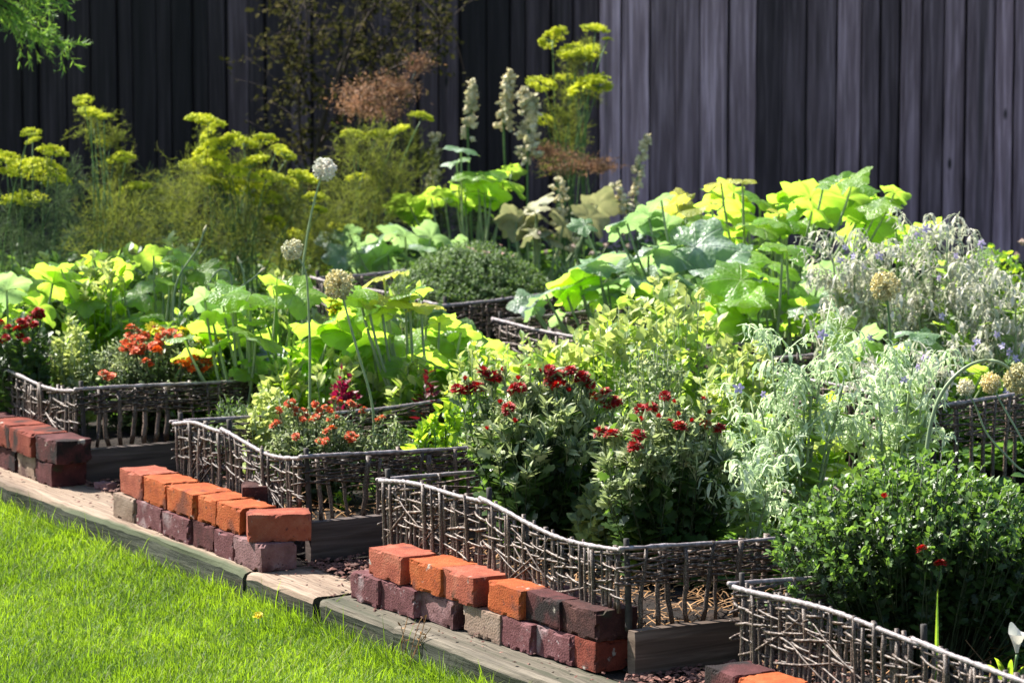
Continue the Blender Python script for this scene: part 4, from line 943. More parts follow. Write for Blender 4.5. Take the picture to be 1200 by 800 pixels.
bush('calendula', 'yellow calendula blooms in the bright leaves below the cream allium', 'calendula', 400, 520, 350, 40, 18, T_OVATE, .035, 8, [MT['basil'], MT['stem'], MT['basil']], flowers=[(388, 352), (395, 358), (392, 365), (432, 378)], fmesh=CALF, fs=.9, seed=26)
bush('lettuce_flower_plant', 'leafy green plant between the garlic scapes and the central squash', 'leafy plant', 255, 500, 330, 120, 50, T_OVATE, .05, 11, [MT['cover'], MT['stem'], MT['bean']], seed=27, flat=.3)
bush('lettuce_flower_plant', 'bushy green plant rising behind the left squash leaves', 'leafy plant', 170, 440, 285, 150, 60, T_OVATE, .055, 10, [MT['cover'], MT['stem'], MT['bean']], seed=28, flat=.3)
bush('lettuce_flower_plant', 'dark green leafy plant at the left border in front of the dill', 'leafy plant', 50, 430, 300, 130, 50, T_OVATE, .055, 10, [MT['cover'], MT['stem'], MT['bean']], seed=29, flat=.3)
bush('parsley', 'yellow green parsley clump at the right border in front of the fence', 'parsley', 1160, 420, 290, 130, 120, T_LOBED, .03, 12, [MT['basil'], MT['stem'], MT['basil']], seed=30, flat=.5)
for i, (x, by, ty, w, lf, ls, lab) in enumerate([
    (560, 530, 402, 80, T_LOBED, .045, 'feathery light green plant between the thyme mound and the left red mum'),
    (470, 505, 318, 80, T_OVATE, .045, 'pale leaved plant topping the yellow green squash in the centre'),
    (620, 540, 390, 90, T_OBL, .045, 'pointed leaved light plant just left of the tall bean plant'),
    (700, 520, 368, 80, T_OVATE, .055, 'airy pale bean plant in front of the small back wattle fence'),
    (780, 500, 322, 90, T_OVATE, .05, 'airy pale plant below the grey green squash, right of the centre'),
    (330, 470, 320, 90, T_OVATE, .05, 'leafy plant with pointed leaves under the cream allium'),
    (120, 470, 288, 80, T_OVATE, .05, 'pointed leaved plant rising between the left squash leaves'),
    (210, 450, 275, 80, T_OBL, .06, 'light green pointed plant around the tallest garlic scape'),
    (880, 560, 400, 90, T_OVATE, .045, 'light green plant glowing behind the hairy borage'),
    (960, 600, 470, 100, T_OVATE, .05, 'bright green leaves low between the two pale borages'),
    (400, 530, 402, 90, T_OVATE, .05, 'leafy plant filling the gap below the pale yellow allium head'),
    (490, 535, 412, 80, T_OVATE, .045, 'leafy plant beneath the yellow green squash, behind the basil'),
    (340, 530, 420, 70, T_OVATE, .045, 'bright leafy plant directly behind the lime plant of the middle bed'),
    (60, 440, 300, 70, T_OBL, .06, 'narrow leaved plant behind the squash at the left border')]):
    bush('mixed_herb', lab, 'leafy plant', x, by, ty, w, 30, lf, ls, 11, [MT['bean' if i % 3 else 'basil'], MT['stem_pale'], MT['lime']], seed=60 + i, flat=.35, lumps=.3, base_r=.4, alpha=(30, 75))
# ---- borage
def borage(label, px, by, ty, wpx, nst, seed, mats=('borage', 'fuzz'), fl=(), clusters=5, leafn=12, tops=None, z0=.05, bud=.019):
    rg = np.random.default_rng(seed + 77); B = at(px, by, z0); s = proj(B)[2]; Ht = W(px, ty, B[1])[2] - z0; r = wpx / 2 / s
    root = thing('borage_plant', label, 'borage', B, 0, 'borage plants')
    ms = MB(); mf = MB(); K = 9
    ends = []
    if tops:
        for (x, y) in tops: ends.append(W(x, y, B[1] + rg.uniform(-.12, .1)) - B)
    for i in range(nst):
        a = rg.uniform(0, 6.28); q = math.sqrt(rg.uniform(0, 1)); ends.append(np.array([math.cos(a) * q * r, math.sin(a) * q * r * .8, Ht * (1 - .35 * q * q) * rg.uniform(.75, 1)]))
    ends = np.array(ends); N = len(ends); st = ends * np.array([.25, .25, 0]) + rg.normal(0, .01, (N, 3)) * np.array([1, 1, 0])
    mid = st + (ends - st) * np.array([.5, .5, .55]); P = bez(st, mid, ends, K); tubes(ms, P, np.linspace(.0055, .0022, K)[None].repeat(N, 0), 6)
    # big basal and stem leaves
    t = rg.uniform(.12, .92, (N, leafn)); f = t * (K - 1); i0 = f.astype(int); w = (f - i0)[..., None]; ii = np.arange(N)[:, None].repeat(leafn, 1)
    pos = (P[ii, i0] * (1 - w) + P[ii, i0 + 1] * w).reshape(-1, 3); M = len(pos); a = rg.uniform(0, 6.28, M)
    d = np.stack([np.cos(a), np.sin(a), rg.uniform(-.2, .7, M)], 1); stamp(mf, T_OVATE, pos, frames(d, NUP[None] + rg.normal(0, .35, (M, 3))), (.085 - .05 * t.ravel()) * rg.uniform(.7, 1.2, M), 0)
    # arching flowering cymes hung with hairy buds
    cy = []
    for i in range(N):
        for c in range(clusters):
            tt = rg.uniform(.62, 1.0); k = min(K - 2, int(tt * (K - 1))); p = P[i, k] + (P[i, k + 1] - P[i, k]) * (tt * (K - 1) - k); a = rg.uniform(0, 6.28); L = rg.uniform(.05, .12)
            dv = np.array([math.cos(a), math.sin(a), 0]); cy.append((p, p + dv * L * .45 + NUP * L * .7, p + dv * L * 1.0 + NUP * L * rg.uniform(.3, 1.1)))
    cy = np.array(cy); P2 = bez(cy[:, 0], cy[:, 1], cy[:, 2], 8); n2 = len(P2); tubes(ms, P2, np.linspace(.0018, .0009, 8)[None].repeat(n2, 0), 4, 1)
    nb = 10; t = .2 + .8 * rg.uniform(0, 1, (n2, nb)) ** .7; f = t * 7; i0 = np.clip(f.astype(int), 0, 6); w = (f - i0)[..., None]; ii = np.arange(n2)[:, None].repeat(nb, 1)
    p0 = (P2[ii, i0] * (1 - w) + P2[ii, i0 + 1] * w).reshape(-1, 3); M = len(p0); a = rg.uniform(0, 6.28, M); L = bud * rg.uniform(.7, 1.5, M)
    hd = np.stack([np.cos(a), np.sin(a), np.zeros(M)], 1); p1 = p0 + hd * L[:, None] * .7 + NUP * (L * .35)[:, None]; p2 = p0 + hd * L[:, None] * .95 - NUP * (L * rg.uniform(.5, 1.1, M))[:, None]
    ribbons(mf, bez(p0, p1, p2, 5), L[:, None] * np.array([.06, .08, .13, .2, .05])[None], norm(np.cross(hd, NUP) + rg.normal(0, .4, (M, 3))), 1)
    # splayed hairy sepals at the bud ends
    M2 = M * 2; q = p2.repeat(2, 0); dd = rg.normal(0, .7, (M2, 3)); dd[:, 2] -= .6; stamp(mf, T_NARROW, q - NUP * .0 , frames(dd, rg.normal(0, 1, (M2, 3))), L.repeat(2) * .75, 1)
    ms.build('stems', [MT['stem_pale'], MT[mats[1]]], root, True); mf.build('foliage', [MT[mats[0]], MT[mats[1]]], root)
    for (x, y) in fl: link('flower', BORF, root, W(x, y, B[1] - .12) - B, rot_to((rg.normal(0, .5), -.8, rg.normal(.2, .4)), rg.uniform(0, 6)), rg.uniform(.8, 1.2))
    return root
borage('large pale hairy borage in front, leaning over the wattle right of the red mums', 930, 668, 410, 120, 6, 1, fl=[(963, 392), (866, 455), (894, 462)], tops=[(905, 412), (925, 408), (965, 405), (880, 470), (870, 520), (990, 440), (945, 440), (865, 545), (930, 500), (900, 560)], clusters=5)
borage('pale hairy borage with nodding buds above the dark near right bush', 1045, 660, 425, 130, 5, 2, fl=[(1075, 430), (1083, 418), (1050, 480), (1060, 445)], tops=[(1045, 428), (1070, 425), (1020, 440), (1085, 435), (1030, 470), (1090, 460), (1000, 500), (1050, 500)], clusters=5)
borage('drooping borage stems between the right red mum and the dark bush', 880, 690, 540, 80, 3, 3, tops=[(850, 545), (875, 560), (900, 575), (915, 610), (865, 590)], clusters=4)
fz = ('borage', 'fuzz_grey')
borage('greyish lilac borage clump in the back right, left half', 1010, 515, 295, 130, 7, 4, fz, fl=[(990, 290), (1000, 300), (985, 305), (1030, 300), (1012, 312)], tops=[(975, 295), (1000, 285), (1010, 300), (1045, 300), (1030, 320), (985, 330)], clusters=6, bud=.02)
borage('tall greyish lilac borage clump in the back right, below the bare fence', 1105, 520, 275, 140, 8, 5, fz, fl=[(1085, 268), (1120, 300), (1100, 325), (1150, 285), (1104, 370), (1075, 275)], tops=[(1078, 275), (1092, 262), (1110, 278), (1148, 285), (1130, 300), (1100, 310), (1170, 320)], clusters=6, bud=.02)
borage('greyish borage at the right border with violet flowers low down', 1185, 530, 330, 110, 6, 6, fz, fl=[(1175, 405), (1182, 412), (1190, 420), (1145, 400), (1180, 458), (1168, 392)], tops=[(1160, 340), (1190, 345), (1150, 370), (1200, 360)], clusters=6, bud=.02)
borage('shaded borage filling the gap below the back right clump', 1060, 560, 400, 170, 8, 7, fz, fl=[(1140, 408), (1020, 395)], clusters=4, bud=.018)
# ---- alliums
def allium(label, path, yd0, yd1, r, mat='allium', seed=0, sr=.003, stem='stem_pale', base=None):
    rg = np.random.default_rng(seed + 33); ys = np.linspace(yd0, yd1, len(path)); P = np.array([W(x, y, q) for (x, y), q in zip(path, ys)])
    B = np.array([P[-1][0], P[-1][1], min(P[-1][2], .06)]); 
    if P[-1][2] > .1: P = np.vstack([P, B + np.array([0, 0, 0])])
    root = thing('allium', label, 'allium', B, 0, 'allium seed heads'); Q = smooth_path(P[::-1], 26) - B
    mb = MB(); tubes(mb, Q, np.linspace(sr * 1.25, sr * .8, 26), 8); mb.build('stem', [MT[stem]], root, True)
    mb = MB(); n = 190; d = norm(rg.normal(0, 1, (n, 3))); tn = norm(Q[-1] - Q[-2]); c = Q[-1] + tn * r * .75
    rr = r * rg.uniform(.8, 1.05, n)[:, None]; tip = c + d * rr
    tubes(mb, np.stack([np.repeat(c[None], n, 0), c + d * rr * .5, tip], 1), np.full((n, 3), .0006), 3)
    for k in range(5):
        dd = d + rg.normal(0, .75, (n, 3)); stamp(mb, T_OVATE, tip, frames(dd, d), np.full(n, r * .26), 0)
    stamp(mb, T_BLOB, tip, frames(rg.normal(0, 1, (n, 3)), d), np.full(n, r * .075), 0)
    mb.build('flower_head', [MT[mat]], root); return root
allium('sharp cream allium head on a tall straight stem above the middle bed', [(347, 299), (358, 318), (361, 350), (363, 400), (363, 470)], 9.1, 9.1, .024, seed=1)
allium('blurred white allium head among the yellow dill flowers', [(377, 207), (372, 222), (365, 250), (358, 290), (355, 330)], 10.1, 10.1, .029, 'white', seed=2)
allium('pale yellow allium head leaning left above the maroon amaranth', [(401, 345), (408, 372), (420, 415), (437, 480)], 9.1, 9.1, .034, 'allium_y', seed=3)
allium('round cream allium head on an upright dark stem before the lilac borage', [(1039, 347), (1041, 365), (1043, 395), (1043, 470)], 8.4, 8.4, .031, 'allium_y', seed=4, stem='stem')
allium('large pale allium head at the end of the thick arching stalk, right border', [(1186, 436), (1176, 427), (1158, 422), (1136, 428), (1115, 445), (1100, 468), (1090, 500), (1084, 545), (1080, 600)], 7.75, 7.7, .03, 'allium_y', seed=5, sr=.0042)
allium('small round allium head left of the pair at the right border', [(1135, 460), (1145, 480), (1158, 510), (1190, 545), (1215, 575)], 7.6, 7.6, .017, 'allium', seed=6, sr=.0022)
allium('small cream allium head in the middle of the three at the right border', [(1165, 456), (1175, 475), (1195, 510), (1215, 550), (1230, 590)], 7.65, 7.6, .02, 'allium_y', seed=7, sr=.0024)
# ---- garlic scapes
def scape(label, path, yd, seed, r=.0028, tipc='cream'):
    P = np.array([W(x, y, yd) for x, y in path]); B = np.array([P[-1][0], P[-1][1], .05]); P = np.vstack([P, B])
    root = thing('garlic_scape', label, 'garlic scape', B, 0, 'garlic scapes'); Q = smooth_path(P[::-1], 30) - B; mb = MB(); rr = np.linspace(r * 1.3, r * .9, 30); rr[-1] = r * .2
    tubes(mb, Q, rr, 7); mb.build('stem', [MT['stem_pale']], root, True)
    mb = MB(); tn = norm(Q[-1] - Q[-2]); stamp(mb, T_BLOB, (Q[-1] - tn * .008)[None], frames(tn[None], np.array([[.2, 1., .1]])), np.array([[r * 1.5, .016, r * 1.5]])); mb.build('bud', [MT[tipc]], root, True)
scape('tall garlic scape leaning right with a brown tip, left of centre', [(241, 266), (232, 290), (213, 318), (205, 340), (203, 375)], 10.2, 1)
scape('garlic scape bent into an arch among the left leaves', [(243, 345), (247, 328), (258, 316), (270, 322), (271, 350), (265, 400)], 10.2, 2)
scape('short upright garlic scape with a pinkish tip right of the arch', [(279, 303), (285, 320), (287, 345), (285, 390)], 10.2, 3)
scape('thin slanting garlic scape with a brown tip against the dark dill', [(309, 315), (297, 326), (280, 340), (272, 370)], 10.2, 4)
scape('garlic scape rising vertically from the pale squash leaves', [(332, 325), (331, 350), (322, 375), (318, 420)], 9.8, 5)
# ---- tall grassy leaves
def grassy(label, base, yd, ends, seed, w=.004, mat='bean', name='garlic_leaves', cat='garlic'):
    rg = np.random.default_rng(seed); B = W(base[0], base[1], yd); B[2] = .06; root = thing(name, label, cat, B); mb = MB()
    e = np.array([W(x, y, yd + rg.uniform(-.08, .08)) - B for x, y in ends]); n = len(e); st = rg.normal(0, .015, (n, 3)) * np.array([1, 1, 0]); mid = st + (e - st) * np.array([.35, .35, .8])
    ribbons(mb, bez(st, mid, e, 9), w * np.array([.7, 1, 1, 1, .95, .85, .7, .45, .05])[None].repeat(n, 0), norm(rg.normal(0, .3, (n, 3)) + np.array([1, 0, 0]))); mb.build('blades', [MT[mat]], root)
grassy('clump of strap like garlic leaves right of the left orange red flowers', (228, 470), 10.2, [(225, 375), (255, 340), (275, 345), (300, 345), (238, 390), (300, 390), (207, 385), (310, 365), (190, 370)], 3, .0038, 'cover')
grassy('strap like garlic leaves among the pale squash leaves', (335, 480), 9.7, [(318, 330), (300, 350), (340, 340), (325, 318), (360, 350), (290, 370), (380, 365)], 4, .0038, 'cover')
grassy('thin fresh green blade standing in front of the near right bush', (1098, 800), 6.3, [(1099, 690), (1098, 692)], 5, .0022, 'basil', 'grass_blade', 'grass blade')
# ---- umbel flowers: dill
def umbel_mesh(mat, seed, n=34):
    rg = np.random.default_rng(seed); mb = MB(); d = norm(np.stack([rg.normal(0, 1, n), rg.normal(0, 1, n), np.abs(rg.normal(0, .8, n)) + .25], 1)); d[:, 2] *= .5
    c = np.zeros((n, 3)); c[:, 2] = -.035; tip = c + d * .05 + np.array([0, 0, 0]); tubes(mb, np.stack([c, c + d * .028, tip], 1), np.full((n, 3), .0007), 3, 1)
    m = n * 16; q = tip.repeat(16, 0) + rg.normal(0, .006, (m, 3)) * np.array([1, 1, .5]); stamp(mb, T_BLOB, q, frames(rg.normal(0, 1, (m, 3)), rg.normal(0, 1, (m, 3))), rg.uniform(.002, .0038, m), 0)
    return mb.mesh('flower_umbel', [mat, MT['stem']])
UMB = [umbel_mesh(MT['yellow'], i) for i in range(3)]; UMD = [umbel_mesh(MT['dill'], 8)]
def dill(label, base, by, umbels, seed, foliage=(), mat='dill', dens=1., dj=.2, name='dill_plant'):
    """umbels: (px,py,width px); foliage: (px,py,radius px) feathery clouds"""
    rg = np.random.default_rng(seed + 900); B = at(base, by, .0); s = proj(B)[2]; root = thing(name, label, 'dill' if name == 'dill_plant' else 'fennel', B, 0, 'flowering dill plants')
    ms = MB(); mf = MB(); K = 10
    for (x, y, w) in umbels:
        p = W(x, y, B[1] + rg.uniform(-dj, dj)) - B; sc = w / s / .085; b0 = rg.normal(0, .04, 3); b0[2] = 0; m = b0 + (p - b0) * np.array([.2, .2, .6])
        tubes(ms, bez(b0[None], m[None], p[None] - NUP * .03 * sc, K), np.linspace(.004, .0016, K)[None], 5)
        link('flower_umbel', UMB[rg.integers(3)], root, p, (rg.normal(0, .25), rg.normal(0, .25), rg.uniform(0, 6)), sc)
    for (x, y, rad) in foliage:
        c = W(x, y, B[1] + rg.uniform(-dj, dj)) - B; r = rad / s; b0 = rg.normal(0, .03, 3); b0[2] = 0
        tubes(ms, bez(b0[None], (b0 + (c - b0) * np.array([.3, .3, .6]))[None], c[None], K), np.linspace(.0035, .0015, K)[None], 5)
        n = int(60 * dens); d = norm(rg.normal(0, 1, (n, 3)) + np.array([0, 0, .25])); L = r * rg.uniform(.5, 1.15, n)[:, None]; st = c + rg.normal(0, r * .25, (n, 3)); P = bez(st, st + d * L * .5 + NUP * .01, st + d * L, 6)
        ribbons(mf, P, np.full((n, 6), .0007), norm(rg.normal(0, 1, (n, 3))))
        k = 12; ii = np.arange(n).repeat(k); j = rg.integers(1, 6, n * k); q = P[ii, j]; dd = norm(d[ii] + rg.normal(0, .8, (n * k, 3))); l = r * .28 * rg.uniform(.5, 1.2, n * k)[:, None]
        ribbons(mf, bez(q, q + dd * l * .6, q + dd * l + NUP * l * .2, 3), np.full((n * k, 3), .0008), norm(rg.normal(0, 1, (n * k, 3))))
    ms.build('stems', [MT['stem']], root, True); mf.build('feathery_leaves', [MT[mat]], root)
    return root
dill('yellow flowered dill with broad umbels at the left border', 30, 415, [(7, 176, 34), (25, 186, 34), (48, 196, 36), (68, 190, 36), (25, 222, 44), (35, 150, 18), (38, 160, 16), (62, 168, 32), (12, 195, 24)], 1, [(20, 250, 45), (60, 240, 45), (0, 280, 45), (45, 290, 45), (90, 260, 40), (75, 215, 30)], 'dill_blue')
dill('taller thin dill with small umbels between the border and the fennel', 125, 400, [(98, 112, 20), (106, 124, 24), (122, 132, 16), (113, 130, 20), (120, 162, 18), (133, 183, 14), (148, 178, 20), (155, 212, 30)], 2, [(110, 150, 22), (130, 165, 20), (140, 200, 24), (125, 240, 40), (160, 240, 36), (110, 280, 45), (160, 290, 45), (145, 262, 40)])
dill('lone dark dill umbel high against the black fence planks', 245, 385, [(243, 131, 36)], 3, [(243, 160, 14), (240, 210, 24), (215, 250, 36)])
dill('dense golden dill cluster in the middle of the left background', 285, 390, [(240, 165, 34), (262, 160, 34), (225, 186, 26), (250, 178, 30), (285, 158, 34), (292, 182, 36), (270, 192, 30), (305, 157, 28), (325, 168, 16), (338, 174, 26), (240, 150, 24), (280, 210, 30), (312, 200, 26), (255, 205, 28)], 4,
     [(240, 220, 45), (285, 235, 50), (320, 225, 40), (220, 270, 50), (265, 290, 55), (310, 280, 50), (240, 195, 30), (345, 250, 40), (200, 230, 34), (300, 195, 26)], dens=.9)
dill('bright yellow dill umbels beside the blurred white allium', 350, 385, [(331, 202, 32), (356, 198, 34), (312, 226, 28), (372, 224, 26), (303, 212, 20), (346, 268, 30), (322, 255, 24), (375, 240, 20)], 5, [(350, 290, 45), (380, 270, 45), (340, 315, 50), (385, 310, 45)])
dill('olive green dill between the white allium and the reddish plume', 430, 365, [(422, 201, 26), (441, 150, 30), (466, 146, 22), (405, 262, 26), (412, 150, 24), (495, 130, 22)], 6, [(420, 180, 34), (450, 185, 34), (440, 220, 40), (410, 230, 40), (470, 215, 36), (480, 170, 26), (395, 250, 40), (440, 255, 40), (505, 235, 24), (500, 190, 22)], dens=.9)
dill('tall dill with flat yellow umbels standing high before the centre of the fence', 670, 352, [(647, 36, 30), (698, 26, 26), (678, 56, 34), (690, 52, 28), (636, 90, 28), (685, 88, 38), (702, 92, 26), (668, 85, 26), (640, 134, 22), (712, 43, 10), (664, 52, 24)], 7, [(672, 75, 20), (668, 110, 24), (660, 140, 24), (665, 165, 28), (690, 110, 18), (655, 190, 30), (690, 60, 16)])
dill('blue green fennel foliage without flowers at the far left', 150, 375, [], 8, [(180, 260, 50), (210, 240, 40), (200, 290, 50), (150, 310, 45), (90, 300, 45), (30, 310, 45), (240, 310, 45)], 'dill_blue', name='fennel_plant')
dill('dark fennel foliage behind the low blue green squash', 400, 352, [], 9, [(380, 290, 40), (400, 240, 36), (520, 260, 30), (430, 290, 40), (300, 310, 40), (560, 260, 24), (280, 260, 40), (350, 240, 40)], 'dill_blue', name='fennel_plant', dens=1.2)
# reddish plumes
def plume(label, base, by, spots, seed):
    rg = np.random.default_rng(seed); B = at(base, by, 0.); s = proj(B)[2]; root = thing('bronze_plume', label, 'seed plume', B, 0, 'reddish seed plumes'); ms = MB(); mf = MB()
    for (x, y, rx, ry) in spots:
        c = W(x, y, B[1] + rg.uniform(-.1, .1)) - B; b0 = rg.normal(0, .03, 3); b0[2] = 0; tubes(ms, bez(b0[None], (b0 + (c - b0) * np.array([.2, .2, .6]))[None], c[None], 9), np.linspace(.0035, .0013, 9)[None], 5)
        n = 420; q = c + rg.normal(0, .5, (n, 3)) * np.array([rx, rx, ry]) / s; stamp(mf, T_NARROW, q, frames(rg.normal(0, 1, (n, 3)), rg.normal(0, 1, (n, 3))), rg.uniform(.008, .018, n))
        k = 26; ribbons(mf, bez(np.repeat((c - NUP * ry / s * .8)[None], k, 0), np.repeat(c[None], k, 0), q[:k], 5), np.full((k, 5), .0008), norm(rg.normal(0, 1, (k, 3))))
    ms.build('stems', [MT['stem_dark']], root, True); mf.build('plume', [MT['bronze']], root)
plume('reddish brown plume above the olive dill, left of the cream seed stalks', 440, 355, [(425, 105, 34, 14), (450, 118, 34, 14), (415, 122, 24, 14), (455, 95, 26, 12), (440, 132, 34, 10), (490, 75, 18, 14), (470, 105, 24, 12)], 1)
plume('pinkish brown flat plume just right of the cream seed stalks', 680, 355, [(655, 182, 30, 9), (690, 190, 34, 8), (665, 196, 34, 8), (640, 176, 18, 8), (705, 196, 18, 5)], 2)
# cream seed stalks
def seedstalk(label, base, by, path, seed, r=.015, n=60, wide=.02, mat='cream', n2=None):
    rg = np.random.default_rng(seed); yd = at(base, by)[1]; P = np.array([W(x, y, yd) for x, y in path]); B = np.array([W(base, by, yd)[0], yd, 0.]); root = thing('seed_stalk', label, 'seed stalk', B, 0, 'cream seed stalks')
    full = np.vstack([P, B]); Q = smooth_path(full[::-1], 24) - B; mb = MB(); tubes(mb, Q, np.linspace(.005, .002, 24), 6)
    top = P - B; tq = smooth_path(top, 40); i = rg.integers(0, 40, n); off = rg.normal(0, 1, (n, 3)); off = norm(off) * wide * rg.uniform(.5, 1.1, n)[:, None] * (.5 + .6 * (i / 40))[:, None]
    q = tq[i] + off; tubes(mb, np.stack([tq[i], (tq[i] + q) / 2 + NUP * .002, q], 1), np.full((n, 3), .0009), 3); mb.build('stem', [MT['stem']], root, True)
    mb = MB(); stamp(mb, T_BLOB, q, frames(rg.normal(0, 1, (n, 3)), off + NUP * .01), np.stack([np.full(n, r), np.full(n, r), np.full(n, r)], 1) * rg.uniform(.5, .95, n)[:, None])
    stamp(mb, T_OVATE, q, frames(off + rg.normal(0, .01, (n, 3)), rg.normal(0, 1, (n, 3))), np.full(n, r * 1.4)); mb.build('seed_pods', [MT[mat]], root, False)
seedstalk('slim cream seed stalk, first from the left in the centre background', 556, 358, [(553, 96), (554, 115), (552, 135), (548, 155)], 1, n=70, wide=.026)
seedstalk('tallest seed stalk with mixed brown and cream pods in the centre background', 600, 358, [(598, 84), (597, 100), (592, 125), (590, 150)], 2, n=80, wide=.03, mat='cream')
seedstalk('broad cream seed stalk between the tallest one and the yellow dill', 618, 360, [(612, 108), (622, 125), (620, 150), (618, 185)], 3, n=110, wide=.038, r=.018)
seedstalk('blurred seed stalk left of the slim cream one, at the fence', 510, 352, [(510, 156), (509, 175), (508, 195), (506, 215)], 4, n=56, wide=.02)
seedstalk('small cream seed stalk on its own before the grey planks right of centre', 752, 362, [(760, 160), (752, 180), (748, 205), (745, 232)], 5, n=50, wide=.022)
seedstalk('ruffled beige seed stalk low in the centre above the thyme mound', 660, 378, [(655, 212), (655, 235), (660, 260), (662, 295)], 6, n=80, wide=.05, r=.012)
seedstalk('short seed stalk with yellowish pods right of the ruffled beige one', 735, 375, [(720, 215), (725, 225), (735, 240), (735, 262)], 7, n=40, wide=.026, r=.013)
def budstem(label, pts, base, by, seed, r=.011):
    rg = np.random.default_rng(seed); yd = at(base, by)[1]; B = at(base, by); root = thing('round_bud_plant', label, 'bud stem', B, 0, 'stems with round pinkish buds')
    ms = MB(); mb = MB()
    for (x, y) in pts:
        p = W(x, y, yd) - B; tubes(ms, bez(np.zeros((1, 3)), (p * np.array([.3, .3, .7]))[None], p[None], 9), np.linspace(.0025, .0012, 9)[None], 5); stamp(mb, T_BLOB, p[None], np.eye(3)[None], np.array([r]))
        stamp(mb, T_NARROW, p[None].repeat(8, 0), frames(rg.normal(0, .6, (8, 3)) + NUP, rg.normal(0, 1, (8, 3))), np.full(8, r * 1.5))
    ms.build('stems', [MT['stem_pale']], root, True); mb.build('bud', [MT['pink_pale']], root, False)
MT['pink_pale'] = leafmat('pinkish cream bud', [(.5, .38, .32), (.62, .5, .44)], (.5, .35, .3), .3, .6)
budstem('thin stems with round pinkish buds right of the thyme mound', [(632, 274), (640, 296), (672, 289), (694, 297), (710, 288), (736, 289)], 690, 400, 1, .009)
budstem('two round pinkish buds on thin stems against the right fence planks', [(1043, 232), (1052, 240), (1028, 262)], 1040, 395, 2, .011)
budstem('bent stem with a pale round bud reaching in at the right border', [(1198, 284), (1192, 300)], 1230, 400, 3, .012)

# ------------------------------------------------------------------ shrub by the fence and the conifer
def shrub():
    B = at(385, 345, 0.); root = thing('young_tree', 'slender dark young tree with thin leaning branches before the fence, upper left of centre', 'tree', B); ms = MB(); mf = MB(); rg = np.random.default_rng(5)
    yd = B[1]; br = [[(385, 330), (375, 240), (372, 170), (395, 90), (415, 30), (425, -60)], [(372, 175), (400, 130), (430, 80), (470, 30), (500, -20)], [(378, 260), (355, 180), (350, 100), (360, 30), (350, -60)], [(400, 90), (425, 30), (455, -20), (470, -80)], [(415, 100), (450, 85), (500, 60), (530, 20)], [(360, 120), (345, 60), (335, 0)]]
    tips = []
    for i, b in enumerate(br):
        P = np.array([W(x, y, yd + (.08 * i - .2) * k / len(b)) for k, (x, y) in enumerate(b)]) - B; Q = smooth_path(P, 26); r0 = .016 if i == 0 else .008
        tubes(ms, Q, np.linspace(r0, .002, 26), 7); tips.append(Q[6:])
    ms.build('trunk', [MT['bark']], root, True)
    T = np.concatenate(tips); n = 300; c = T[rg.integers(0, len(T), n)]; d = norm(rg.normal(0, 1, (n, 3)) + NUP * .1); L = rg.uniform(.08, .28, n)[:, None]
    P = bez(c, c + d * L * .5 + NUP * .02, c + d * L, 6); mt = MB(); tubes(mt, P, np.linspace(.0016, .0006, 6)[None].repeat(n, 0), 3); mt.build('twigs', [MT['bark']], root, True)
    k = 9; ii = np.arange(n).repeat(k); j = rg.integers(1, 6, n * k); q = P[ii, j] + rg.normal(0, .012, (n * k, 3)); M = len(q)
    stamp(mf, T_OVATE, q, frames(rg.normal(0, 1, (M, 3)) - NUP * .2, rg.normal(0, .8, (M, 3)) + NUP), rg.uniform(.014, .03, M)); mf.build('crown', [MT['shrub']], root)
shrub()
